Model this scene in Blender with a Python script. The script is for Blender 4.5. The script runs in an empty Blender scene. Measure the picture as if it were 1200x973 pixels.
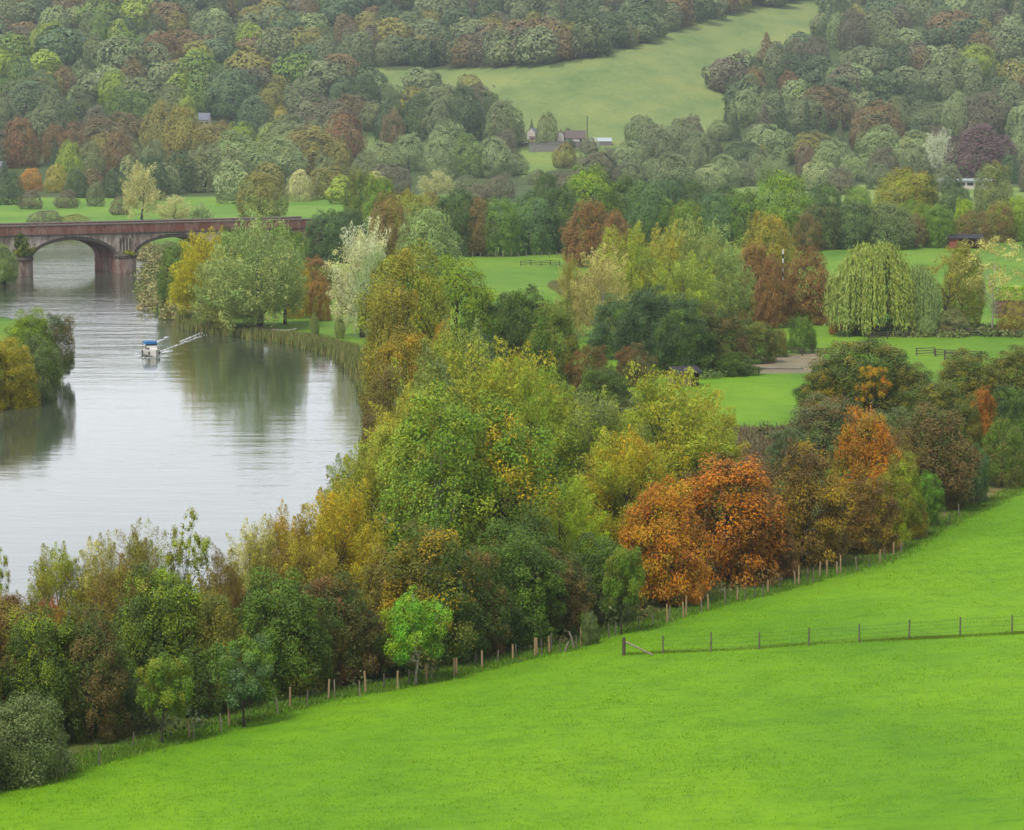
import bpy, math, numpy as np
from mathutils import Vector
RNG = np.random.default_rng(7)
scene = bpy.context.scene
COL = scene.collection

# ------------------------------------------------------------------ camera
F = 3600.0; CX, CY = 600.0, 486.5; YH = 100.0; CAMZ = 42.0
TH = math.atan((CY - YH) / F)
def ray(px, py):
    xc = (px - CX) / F; yc = -(py - CY) / F
    d = np.array([xc, yc * math.sin(TH) + math.cos(TH), yc * math.cos(TH) - math.sin(TH)])
    return d / d[1]                       # per metre of depth
def plane_pt(px, py, z=0.0):
    d = ray(px, py); t = (z - CAMZ) / d[2]
    return np.array([d[0] * t, t, z])
def project(x, y, z):
    x = np.asarray(x, float); y = np.asarray(y, float); z = np.asarray(z, float) - CAMZ
    up = y * math.sin(TH) + z * math.cos(TH); fw = y * math.cos(TH) - z * math.sin(TH)
    fw = np.where(fw < 1, 1, fw)
    return CX + F * x / fw, CY - F * up / fw
cd = bpy.data.cameras.new('camera'); cam = bpy.data.objects.new('camera', cd); COL.objects.link(cam)
cam.location = (0, 0, CAMZ); cam.rotation_euler = (math.pi / 2 - TH, 0, 0)
cd.sensor_width = 36; cd.lens = 36 * F / 1200; cd.clip_start = 0.5; cd.clip_end = 12000
scene.camera = cam

# ------------------------------------------------------------------ colours, tags
def s2l(c):
    c = np.array(c, float) / 255.0
    return tuple(np.where(c <= 0.04045, c / 12.92, ((c + 0.055) / 1.055) ** 2.4))
def tag(o, label=None, cat=None, group=None, kind=None):
    if label: o['label'] = label
    if cat: o['category'] = cat
    if group: o['group'] = group
    if kind: o['kind'] = kind
    return o
def link(name, me, parent=None, loc=(0, 0, 0)):
    o = bpy.data.objects.new(name, me); COL.objects.link(o); o.location = loc
    if parent: o.parent = parent
    return o
def empty(name, loc, rz=0.0):
    o = bpy.data.objects.new(name, None); COL.objects.link(o)
    o.location = loc; o.rotation_euler = (0, 0, rz); o.empty_display_size = 0.5
    return o

# ------------------------------------------------------------------ numeric mesh helper
def np_mesh(name, V, faces, mats, attr=None, fmat=None, smooth=False):
    """faces: list of (n,k) int arrays"""
    me = bpy.data.meshes.new(name)
    faces = [np.asarray(f, np.int32) for f in faces if len(f)]
    nl = sum(f.size for f in faces); nf = sum(len(f) for f in faces)
    me.vertices.add(len(V)); me.vertices.foreach_set('co', np.asarray(V, np.float32).ravel())
    me.loops.add(nl); me.polygons.add(nf)
    me.loops.foreach_set('vertex_index', np.concatenate([f.ravel() for f in faces]))
    tot = np.concatenate([np.full(len(f), f.shape[1], np.int32) for f in faces])
    st = np.concatenate([[0], np.cumsum(tot)[:-1]]).astype(np.int32)
    me.polygons.foreach_set('loop_start', st); me.polygons.foreach_set('loop_total', tot)
    if fmat is not None: me.polygons.foreach_set('material_index', np.asarray(fmat, np.int32))
    me.polygons.foreach_set('use_smooth', np.full(nf, smooth))
    me.update(calc_edges=True)
    for m in mats: me.materials.append(m)
    if attr:
        for k, a in attr.items():
            at = me.color_attributes.new(k, 'FLOAT_COLOR', 'POINT')
            a = np.asarray(a, np.float32)
            if a.shape[1] == 3: a = np.c_[a, np.ones(len(a), np.float32)]
            at.data.foreach_set('color', a.ravel())
    return me

class MB:
    """collects simple solids, builds one mesh"""
    def __init__(s): s.v = []; s.f = {3: [], 4: []}; s.n = 0; s.polys = []
    def add(s, V, Fs):
        b = s.n; s.v.append(np.asarray(V, float)); s.n += len(V)
        for f in Fs: s.polys.append([i + b for i in f])
        return s
    def hexa(s, P):   # 8 points: bottom 4 ccw, top 4 ccw
        return s.add(P, [(3, 2, 1, 0), (4, 5, 6, 7), (0, 1, 5, 4), (1, 2, 6, 5), (2, 3, 7, 6), (3, 0, 4, 7)])
    def box(s, c, d, rz=0.0, taper=1.0):
        cx, cy, cz = c; dx, dy, dz = [q / 2 for q in d]; P = []
        for z, k in ((-dz, 1), (dz, taper)):
            for x, y in ((-dx, -dy), (dx, -dy), (dx, dy), (-dx, dy)):
                x2, y2 = x * k, y * k
                P.append((cx + x2 * math.cos(rz) - y2 * math.sin(rz), cy + x2 * math.sin(rz) + y2 * math.cos(rz), cz + z))
        return s.hexa(P)
    def tube(s, pts, rads, n=6, cap=True):
        pts = [np.asarray(p, float) for p in pts]; V = []; Fs = []
        for i, p in enumerate(pts):
            t = pts[min(i + 1, len(pts) - 1)] - pts[max(i - 1, 0)]; t /= np.linalg.norm(t) + 1e-9
            a = np.cross(t, (0, 0, 1) if abs(t[2]) < .9 else (1, 0, 0)); a /= np.linalg.norm(a); b = np.cross(t, a)
            for k in range(n):
                q = 2 * math.pi * k / n; V.append(p + rads[i] * (a * math.cos(q) + b * math.sin(q)))
        for i in range(len(pts) - 1):
            for k in range(n):
                k2 = (k + 1) % n; Fs.append((i * n + k, (i + 1) * n + k, (i + 1) * n + k2, i * n + k2))
        if cap: Fs.append(tuple(range(n))); Fs.append(tuple(range(len(V) - 1, len(V) - n - 1, -1)))
        return s.add(V, Fs)
    def mesh(s, name, mat, smooth=False):
        me = bpy.data.meshes.new(name)
        me.from_pydata([tuple(v) for v in np.concatenate(s.v)], [], s.polys)
        if mat: me.materials.append(mat)
        if smooth:
            for p in me.polygons: p.use_smooth = True
        me.update(); return me
    def build(s, name, mat, parent=None, loc=(0, 0, 0), smooth=False):
        return link(name, s.mesh(name, mat, smooth), parent, loc)

# ------------------------------------------------------------------ node materials
def new_mat(name):
    m = bpy.data.materials.new(name); m.use_nodes = True
    nt = m.node_tree; nt.nodes.clear()
    out = nt.nodes.new('ShaderNodeOutputMaterial')
    return m, nt, out
class NG:
    def __init__(s, nt): s.nt = nt
    def n(s, t, **kw):
        nd = s.nt.nodes.new(t)
        ins = kw.pop('i', {})
        for k, v in kw.items(): setattr(nd, k, v)
        for k, v in ins.items(): s.set(nd, k, v)
        return nd
    def set(s, nd, k, v):
        sock = nd.inputs[k]
        if isinstance(v, bpy.types.NodeSocket): s.nt.links.new(v, sock)
        elif isinstance(v, bpy.types.Node): s.nt.links.new(v.outputs[0], sock)
        else:
            if hasattr(sock.default_value, '__len__') and len(sock.default_value) == 4 and len(v) == 3: v = (*v, 1)
            sock.default_value = v
    def mix(s, f, a, b, mode='MIX'):
        nd = s.nt.nodes.new('ShaderNodeMix'); nd.data_type = 'RGBA'; nd.blend_type = mode
        s.set(nd, 0, f); s.set(nd, 6, a); s.set(nd, 7, b); return nd.outputs[2]
    def math(s, op, a, b=0.0, clamp=False):
        nd = s.nt.nodes.new('ShaderNodeMath'); nd.operation = op; nd.use_clamp = clamp
        s.set(nd, 0, a); s.set(nd, 1, b); return nd.outputs[0]
    def ramp(s, f, stops):
        nd = s.nt.nodes.new('ShaderNodeValToRGB'); cr = nd.color_ramp
        while len(cr.elements) < len(stops): cr.elements.new(0.5)
        for e, (p, c) in zip(cr.elements, stops):
            e.position = p; e.color = (*c, 1) if len(c) == 3 else c
        s.set(nd, 0, f); return nd.outputs[0]
    def noise(s, scale, detail=4, rough=.55, vec=None, stretch=None, coord='Object'):
        if vec is None:
            if not hasattr(s, 'tc'): s.tc = s.nt.nodes.new('ShaderNodeTexCoord')
            vec = s.tc.outputs[coord]
        if stretch:
            mp = s.n('ShaderNodeMapping', i={'Vector': vec, 'Scale': stretch}); vec = mp.outputs[0]
        nd = s.n('ShaderNodeTexNoise', i={'Vector': vec, 'Scale': scale, 'Detail': detail, 'Roughness': rough})
        return nd.outputs[0]
def simple(name, c1, c2=None, rough=.8, scale=3.0, spec=.3, bump=0.0, stretch=None):
    m, nt, out = new_mat(name); g = NG(nt)
    c1 = tuple(x * .72 for x in s2l(c1)); c2 = tuple(x * .72 for x in s2l(c2)) if c2 else tuple(x * .6 for x in c1)
    nz = g.noise(scale, 5, .6, stretch=stretch)
    col = g.mix(g.ramp(nz, [(.3, (0, 0, 0)), (.7, (1, 1, 1))]), c1, c2)
    b = g.n('ShaderNodeBsdfPrincipled', i={'Base Color': col, 'Roughness': rough, 'Specular IOR Level': spec})
    if bump: g.set(b, 'Normal', g.n('ShaderNodeBump', i={'Height': nz, 'Distance': bump}))
    nt.links.new(b.outputs[0], out.inputs[0]); return m

def leaf_material(name, objcol=True, trans=.16, gain=1.0):
    m, nt, out = new_mat(name); g = NG(nt)
    lv = g.n('ShaderNodeAttribute', attribute_name='lv')
    sep = g.n('ShaderNodeSeparateColor', i={0: lv.outputs['Color']})
    if objcol:
        oi = g.n('ShaderNodeObjectInfo')
        ac = g.n('ShaderNodeAttribute', attribute_type='OBJECT', attribute_name='accent')
        col = g.mix(sep.outputs[1], oi.outputs['Color'], ac.outputs['Color'])
        br = g.math('MULTIPLY_ADD', sep.outputs[0], 0.9); nt.nodes[-1].inputs[2].default_value = 0.55
        hue = sep.outputs[2]
    else:
        tc = g.n('ShaderNodeAttribute', attribute_name='treecol'); col = tc.outputs['Color']
        br = g.math('MULTIPLY_ADD', sep.outputs[0], 0.9); nt.nodes[-1].inputs[2].default_value = 0.55
        hue = sep.outputs[2]
    # each leaf a little warmer or cooler
    hs = g.n('ShaderNodeHueSaturation', i={'Hue': g.math('ADD', g.math('MULTIPLY', hue, .05), .475), 'Saturation': 1.05, 'Value': br, 'Color': col})
    d = g.n('ShaderNodeBsdfPrincipled', i={'Base Color': hs.outputs[0], 'Roughness': .5, 'Specular IOR Level': .25})
    t = g.n('ShaderNodeBsdfTranslucent', i={'Color': hs.outputs[0]})
    mx = g.n('ShaderNodeMixShader', i={0: trans, 1: d.outputs[0], 2: t.outputs[0]})
    nt.links.new(mx.outputs[0], out.inputs[0]); return m
LEAF = leaf_material('leaf'); LEAFM = leaf_material('leaf_wood', False)
BARK = simple('bark', (92, 82, 68), (58, 52, 42), .9, 2.5, bump=.05, stretch=(3, 3, .6))
BARKP = simple('pale_bark', (205, 196, 178), (135, 125, 108), .85, 2.0)

# ------------------------------------------------------------------ world shape: river, fence, hill
RIV_PX = [(-170, 281), (-60, 280), (0, 280), (60, 281), (112, 283), (150, 291), (185, 301), (203, 312), (190, 325), (187, 345),
          (196, 360), (222, 374), (240, 387), (300, 394), (360, 404), (408, 417), (440, 440), (452, 470), (446, 500), (425, 540),
          (390, 600), (330, 650), (230, 700), (120, 735), (0, 765), (-150, 795), (-330, 800), (-330, 505), (-60, 487), (0, 478),
          (45, 471), (74, 450), (84, 425), (66, 396), (36, 382), (0, 376), (-40, 374), (-60, 352), (-30, 342), (14, 335), (24, 325), (10, 312), (-30, 306), (-170, 303)]
RIV = np.array([plane_pt(x, y)[:2] for x, y in RIV_PX])
FENCE_PX = [(-260, 985), (-20, 925), (60, 905), (120, 888), (175, 873), (230, 860), (330, 830), (400, 812), (465, 803), (530, 790), (600, 772), (665, 757),
            (705, 742), (760, 730), (800, 716), (860, 700), (920, 686), (960, 673), (1000, 664), (1050, 648), (1088, 625), (1125, 605), (1165, 588), (1230, 558), (1330, 515), (1450, 480)]
FEN = np.array([plane_pt(x, y, 1.5)[:2] for x, y in FENCE_PX])
def poly_sd(px, py, P, closed=True):
    """distance to polyline, and sign (+ inside closed polygon / + right side of the open line)"""
    px = np.asarray(px, float); py = np.asarray(py, float)
    if px.size < 5000:
        P = np.asarray(P, float); A = P if closed else P[:-1]; E = (np.roll(P, -1, 0) if closed else P[1:]) - A
        qx = px.reshape(-1, 1); qy = py.reshape(-1, 1); L = (E * E).sum(1) + 1e-12
        t = np.minimum(np.maximum(((qx - A[:, 0]) * E[:, 0] + (qy - A[:, 1]) * E[:, 1]) / L, 0), 1)
        d = np.hypot(qx - A[:, 0] - t * E[:, 0], qy - A[:, 1] - t * E[:, 1]); k = d.argmin(1); r = np.arange(len(k)); dm = d[r, k]
        if closed:
            B = A + E; c = (A[:, 1] > qy) != (B[:, 1] > qy)
            inn = (c & (qx < E[:, 0] * (qy - A[:, 1]) / (E[:, 1] + 1e-12) + A[:, 0])).sum(1) % 2 == 1
            return (dm * np.where(inn, 1, -1)).reshape(px.shape)
        return (dm * np.sign((qx[:, 0] - A[k, 0]) * E[k, 1] - (qy[:, 0] - A[k, 1]) * E[k, 0])).reshape(px.shape)
    best = np.full(px.shape, 1e9); side = np.zeros(px.shape); ins = np.zeros(px.shape, bool)
    n = len(P)
    for i in range(n if closed else n - 1):
        a = P[i]; b = P[(i + 1) % n]; e = b - a; L = e @ e + 1e-12
        t = np.clip(((px - a[0]) * e[0] + (py - a[1]) * e[1]) / L, 0, 1)
        dx = px - a[0] - t * e[0]; dy = py - a[1] - t * e[1]; d = np.hypot(dx, dy)
        m = d < best - 1e-9
        best = np.where(m, d, best)
        side = np.where(m, np.sign((px - a[0]) * e[1] - (py - a[1]) * e[0]), side)
        if closed:
            c = (a[1] > py) != (b[1] > py)
            ins ^= c & (px < (b[0] - a[0]) * (py - a[1]) / (b[1] - a[1] + 1e-12) + a[0])
    return best * np.where(ins, 1, -1) if closed else best * side
def sstep(x, a, b):
    t = np.clip((x - a) / (b - a), 0, 1); return t * t * (3 - 2 * t)
def vnoise(x, y, seed=0):
    x = np.asarray(x, float); y = np.asarray(y, float); r = 0
    rg = np.random.default_rng(seed)
    for k in range(5):
        a, b, c, d = rg.uniform(-1, 1, 4) * 1.4; p, q = rg.uniform(0, 6, 2)
        r = r + np.sin(x * a + y * b + p + 1.3 * np.sin(x * c * .7 - y * d * .6 + q))
    return r / 5
def height(x, y):
    x = np.asarray(x, float); y = np.asarray(y, float)
    z = 1.1 + .25 * vnoise(x / 25, y / 25, 3)
    # near field rising towards the viewer
    fs = poly_sd(x, y, FEN, False)
    fld = np.where(y < 700, np.clip(fs, 0, 90), 0)
    z = z + .35 * sstep(fs, -1, 4) * (y < 700) + .075 * fld * (1 - sstep(y, 330, 700)) + .25 * vnoise(x / 11, y / 16, 9) * sstep(fld, 2, 12)
    z = z + (39.8 - z) * (1 - sstep(y, -20, 92))
    # far hill
    st = 1335 - 60 * sstep(-x, 40, 200) + 30 * vnoise(x / 160, y / 300, 4)
    u = (y - st) / 40
    sp = 40 * np.where(u > 20, u, np.log1p(np.exp(np.clip(u, -30, 20))))
    hz = .135 * sp + (10 * vnoise(x / 120, y / 170, 11)) * sstep(sp, 60, 400)
    # spur in the middle of the hill
    hz = hz + 13 * np.exp(-((x - 55 - (y - 1700) * .16) / 62) ** 2) * sstep(sp, 60, 330)
    hz = hz * 1.0
    hz = np.where(hz > 190, 190 + (hz - 190) * .3, hz)
    z = z + hz
    sd = poly_sd(x, y, RIV)
    k = sstep(sd, -2.2, 1.5)
    return z * (1 - k) + (-1.6) * k
def march(px, py, lo=150, hi=3200):
    d = ray(px, py); t = np.concatenate([np.arange(lo, 1200, 9.0), np.arange(1200, hi, 24.0)])
    for _ in range(2):
        z = CAMZ + d[2] * t; h = height(d[0] * t, t); k = np.argmax(z < h)
        if z[k] >= h[k]: k = len(t) - 1
        if k == 0: break
        if _ == 0: t = np.linspace(t[k - 1], t[k], 12)
    if k > 0:
        a = z[k - 1] - h[k - 1]; b = h[k] - z[k]; tt = t[k - 1] + (t[k] - t[k - 1]) * a / (a + b + 1e-9)
    else: tt = t[0]
    return np.array([d[0] * tt, tt, float(height(d[0] * tt, tt))])
def inpoly(px, py, P): return poly_sd(px, py, np.array(P, float)) > 0

HILLFIELD = [(420, 82), (520, 82), (600, 80), (655, 78), (690, 70), (735, 58), (790, 38), (850, 18), (930, 4), (975, -12), (978, 20), (965, 45), (940, 62),
             (900, 76), (862, 92), (848, 104), (850, 118), (880, 122), (872, 135), (846, 150), (836, 160), (800, 165), (740, 172), (700, 178), (655, 170), (620, 160),
             (600, 140), (575, 112), (548, 110), (500, 112), (455, 112), (420, 104)]
LOWFIELD = [(600, 178), (660, 176), (700, 180), (668, 188), (650, 200), (612, 208), (604, 195)]
SMALLF = [(425, 160), (470, 163), (470, 185), (425, 190)]
STRIP = [(-200, 236), (140, 238), (400, 232), (560, 228), (640, 226), (640, 250), (380, 252), (-200, 262)]
STRIPR = [(850, 215), (1400, 222), (1400, 240), (1000, 244), (850, 236)]
GAIN = 1.38
# ------------------------------------------------------------------ foliage meshes
def unit(v): return v / (np.linalg.norm(v, axis=-1, keepdims=True) + 1e-9)
def rdir(n, rg): return unit(rg.normal(size=(n, 3)))
def leaf_mesh(name, P, N, size, asp, axis, lv, mat, tri=False, extra=None):
    """one small folded leaf spray per point; N normal, axis long direction"""
    n = len(P); rg = np.random.default_rng(n)
    if axis is None: axis = rdir(n, rg)
    A = unit(axis - N * np.sum(axis * N, 1, keepdims=True)); B = np.cross(N, A)
    size = np.broadcast_to(np.asarray(size, float).reshape(-1, 1), (n, 1)); asp = np.broadcast_to(np.asarray(asp, float).reshape(-1, 1), (n, 1))
    if tri:
        a = P + A * size * .62; b = P - A * size * .4 + B * size * asp * .55; c = P - A * size * .4 - B * size * asp * .55
        V = np.stack([a, b, c], 1).reshape(-1, 3); Fc = np.arange(n * 3).reshape(n, 3); k = 3
    else:
        j = rg.uniform(.6, 1.1, (n, 4, 1))
        V = np.stack([P + A * size * .55 * j[:, 0], P + B * size * asp * .5 * j[:, 1] - N * size * .1,
                      P - A * size * .55 * j[:, 2], P - B * size * asp * .5 * j[:, 3] - N * size * .1], 1).reshape(-1, 3)
        Fc = np.arange(n * 4).reshape(n, 4); k = 4
    at = {'lv': np.repeat(lv, k, 0)}
    if extra is not None: at['treecol'] = np.repeat(extra, k, 0)
    return np_mesh(name, V, [Fc], [mat], at)

def limbs(W, H, targets, trunk_h, r0, rg, lean=0.05, nl=10, twig=True, ntrunk=1):
    mb = MB()
    for q in range(ntrunk):
        off = np.array([0, 0, 0]) if ntrunk == 1 else np.array([math.cos(q * 2.4) * .5, math.sin(q * 2.4) * .5, 0])
        top = np.array([rg.normal() * lean * H, rg.normal() * lean * H, H * .72]) + off * 3
        n = 6; pts = []; rr = []
        for i in range(n):
            t = i / (n - 1); pts.append(off + (top - off) * t + np.array([rg.normal(), rg.normal(), 0]) * .02 * H * (0 < i < n - 1)); rr.append(r0 * (1 - .85 * t) * (1.5 if i == 0 else 1))
        pts[0] = pts[0] - np.array([0, 0, .6])
        mb.tube(pts, rr, 7)
        idx = [i for i in rg.permutation(len(targets)) if targets[i][2] > .3 * H][:nl]
        for i in idx:
            T = targets[i]; zz = min(max(T[2] * .55, trunk_h * .8), H * .66)
            f = zz / (H * .72) * (n - 1); a = int(f); s0 = pts[a] + (pts[min(a + 1, n - 1)] - pts[a]) * (f - a)
            r = r0 * .42 * (1 - .5 * zz / H)
            mid = (s0 + T) / 2 + np.array([0, 0, -.04 * H]) + rg.normal(size=3) * .02 * W
            mb.tube([s0, mid, T], [r, r * .6, r * .15], 5, cap=False)
            if twig:
                for k in range(3):
                    e = T + rdir(1, rg)[0] * W * .1 + np.array([0, 0, W * .03]); mb.tube([mid + (T - mid) * rg.uniform(.2, .8), e], [r * .3, r * .06], 4, cap=False)
    return mb

def crown_points(kind, W, H, n, rg, z0=-.14, K=60, far=0.0):
    """leaf positions, normals, axes, light/dark value, accent mix and clump centres"""
    R = W / 2
    if kind in ('round', 'chestnut', 'shrub', 'sparse', 'poplar', 'clean'):
        zl = {'shrub': -.1, 'sparse': .22, 'chestnut': -.08, 'clean': .26}.get(kind, z0) * H
        cz = zl + (H - zl) * (.42 if kind in ('chestnut', 'shrub') else .48); rz1 = H - cz; rz0 = cz - zl
        D = rdir(K * 3, rg); D = D[D[:, 2] > -.85][:K]; K = len(D)
        lob = 1 + .16 * np.sin(D[:, 0] * 4 + rg.uniform(0, 6)) * np.cos(D[:, 1] * 4 + rg.uniform(0, 6)) + .1 * rg.normal(size=K)
        lob = 1 + (lob - 1) * (1 - .45 * far)
        rad = np.where(rg.random(K) < .78 + .16 * far, rg.uniform(.74, .9, K), rg.uniform(.35, .7, K)) * np.clip(lob, .65, 1.25)
        if kind == 'shrub': rad = rad * 1.0
        full = np.where(D[:, 2] < 0, (1 - np.clip(-D[:, 2], 0, .95) ** 2) ** (-.05 if kind in ('clean', 'sparse') else -.32), 1)
        C = D * rad[:, None] * np.c_[R * full, R * full, np.where(D[:, 2] > 0, rz1, rz0)] + [0, 0, cz]
        C[:, 2] = np.maximum(C[:, 2], .05 * H); rc = R * rg.uniform(.14, .32 - .06 * far, K) * (.75 if kind == 'sparse' else 1)
        ci = rg.choice(K, n, p=rc ** 2 / np.sum(rc ** 2))
        d = rdir(n, rg); outw = unit(C[ci] - [0, 0, cz]); d = unit(d + outw * .55 + [0, 0, .25])
        sh = rg.uniform(.55, 1.1, n) if kind != 'sparse' else rg.uniform(.2, 1.2, n)
        sq = np.array([1, 1, .62]) if kind in ('chestnut',) else np.array([1, 1, .85])
        P = C[ci] + d * (rc[ci] * sh)[:, None] * sq
        st = rg.random(n) < .12; P[st] += rdir(st.sum(), rg) * rc[ci][st][:, None] * .45
        N = unit(d * .9 + outw * far + rdir(n, rg) * (.75 - .35 * far) + [0, 0, .2]); A = None
        if kind in ('round', 'chestnut', 'shrub', 'poplar'):
            # part of the leaves close the outer skin of the crown: many shallow domes
            frac = 1.0 if far > .8 else (.6 if far > .3 else .22); dep = .12 if far > .8 else .36
            s_ = np.flatnonzero(rg.random(n) < frac); dd = rdir(len(s_), rg); dd[:, 2] = np.where(dd[:, 2] < -.8, -dd[:, 2], dd[:, 2])
            kd = rdir(int(K * 1.1), rg); dt = dd @ kd.T; j = dt.argmax(1); an = np.arccos(np.clip(dt[np.arange(len(j)), j], -1, 1))
            big = 1 + .10 * np.sin(dd[:, 0] * 3 + rg.uniform(0, 6)) * np.cos(dd[:, 1] * 3.3 + rg.uniform(0, 6)) + .07 * rg.normal(size=len(kd))[j]
            rr_ = (1 - dep * np.clip(an / .42, 0, 1.1) ** 1.6) * big * rg.uniform(.9, 1.03, len(s_))
            fl = np.where(dd[:, 2] < 0, (1 - np.clip(-dd[:, 2], 0, .95) ** 2) ** -.17, 1)
            P[s_] = dd * rr_[:, None] * np.c_[R * fl, R * fl, np.where(dd[:, 2] > 0, rz1, rz0)] + [0, 0, cz]; P[s_, 2] = np.maximum(P[s_, 2], .03 * H)
            N[s_] = unit(dd + (dd - kd[j]) * 1.4 + rdir(len(s_), rg) * (.7 - .3 * far) + [0, 0, .15]); ci[s_] = j % K; outw[s_] = dd
        cm = rg.random(K); cb = rg.random(K)
        if kind == 'chestnut': A = unit(outw * .7 + rdir(n, rg) * .5 + [0, 0, -.5]); N = unit(N + [0, 0, .5])
    elif kind == 'willow':
        zl = .02 * H; cz = zl + (H - zl) * .38
        D = rdir(K * 3, rg); D = D[D[:, 2] > -.85][:K]; K = len(D)
        rad = rg.uniform(.5, .86, K) * (1 + .09 * rg.normal(size=K))
        full = np.where(D[:, 2] < 0, (1 - np.clip(-D[:, 2], 0, .95) ** 2) ** -.34, 1)
        C = D * rad[:, None] * np.c_[R * full, R * full, np.where(D[:, 2] > 0, (H - cz) * .93, cz - zl)] + [0, 0, cz]
        ax = unit(D * [.8, .8, .3] + [0, 0, .6] + rg.normal(size=(K, 3)) * .25)
        L = H * rg.uniform(.07, .13, K); rc = R * rg.uniform(.13, .24, K)
        ci = rg.integers(0, K, n); t = rg.uniform(-1, 1, n)
        w = rc[ci] * np.sqrt(np.clip(1 - t * t, .02, 1)) * (1 - .35 * t)
        d = unit(rdir(n, rg) + unit(C[ci] - [0, 0, cz]) * .35)
        P = C[ci] + ax[ci] * (L[ci] * t)[:, None] + d * (w * rg.uniform(.5, 1.15, n))[:, None]
        N = unit(d + rdir(n, rg) * .6); A = unit(ax[ci] + rdir(n, rg) * .45)
        cm = rg.random(K); cb = rg.random(K)
    elif kind == 'weeping':
        K = 170; a = rg.uniform(0, 2 * np.pi, K); rr = np.sqrt(rg.random(K)) * .95
        top = H * (1 - .42 * rr ** 2.4) * rg.uniform(.92, 1.0, K); ln = np.where(rr > .45, top * rg.uniform(.62, .97, K), H * rg.uniform(.15, .4, K))
        C = np.c_[np.cos(a) * rr * R, np.sin(a) * rr * R, top]
        ci = rg.integers(0, K, n); t = rg.random(n) ** .85; st = rg.integers(0, 7, n)
        so = (np.random.default_rng(5).normal(size=(K, 7, 2)) * R * .055)[ci, st]
        out = np.c_[np.cos(a), np.sin(a)][ci]
        P = np.c_[C[ci][:, :2] + so + out * (R * .09 * np.sqrt(t))[:, None] + rg.normal(size=(n, 2)) * R * .014, C[ci][:, 2] - ln[ci] * t + .03 * H * (1 - t) * rg.random(n)]
        dm = rg.random(n) < .15; P[dm] += np.c_[rg.normal(size=(dm.sum(), 2)) * R * .08, rg.uniform(0, .05 * H, dm.sum())]
        N = unit(np.c_[out, np.full(n, .25)] + rdir(n, rg) * .6); A = unit(np.c_[rg.normal(size=(n, 2)) * .25, -np.ones(n)])
        cm = rg.random(K); cb = rg.random(K)
        C = C - [0, 0, H * .1]
    elif kind == 'conifer':
        K = 26; zc = np.linspace(.08, .97, K) * H; C = np.c_[rg.normal(size=(K, 2)) * .02 * R, zc]
        ci = rg.choice(K, n, p=(1.05 - zc / H) ** 1.2 / np.sum((1.05 - zc / H) ** 1.2)); a = rg.uniform(0, 2 * np.pi, n)
        lob = .72 + .28 * np.sin(a * 7 + ci * 2.1)
        rad = R * (1.02 - zc[ci] / H) ** .85 * lob * rg.uniform(.55, 1.02, n)
        P = np.c_[np.cos(a) * rad, np.sin(a) * rad, zc[ci] - rad * .28 + rg.normal(size=n) * .01 * H]
        out = np.c_[np.cos(a), np.sin(a), np.full(n, .5)]; N = unit(out + rdir(n, rg) * .6); A = None
        cm = rg.random(K); cb = rg.random(K)
    P = P * [W / 2 / np.percentile(np.hypot(P[:, 0], P[:, 1]), 97.5), W / 2 / np.percentile(np.hypot(P[:, 0], P[:, 1]), 97.5), H / np.percentile(P[:, 2], 99.7)]
    q = C[ci]
    r = np.clip(.5 + (cb[ci] - .5) * (.25 if kind == 'weeping' else .5 - .34 * far) + rg.normal(size=n) * (.12 - .04 * far), 0, 1)
    lowf = .5 + .5 * np.sin(q[:, 0] / R * 2.2 + rg.uniform(0, 6)) * np.cos(q[:, 2] / H * 3 + rg.uniform(0, 6))
    m = np.clip((cm[ci] * (.65 - .4 * far) + .2 * far + lowf * .5 + rg.normal(size=n) * .07 - .45) * (1.9 - 1.1 * far), 0, 1)
    lv = np.c_[r, m, rg.random(n)]
    return P, N, A, lv, C

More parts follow.
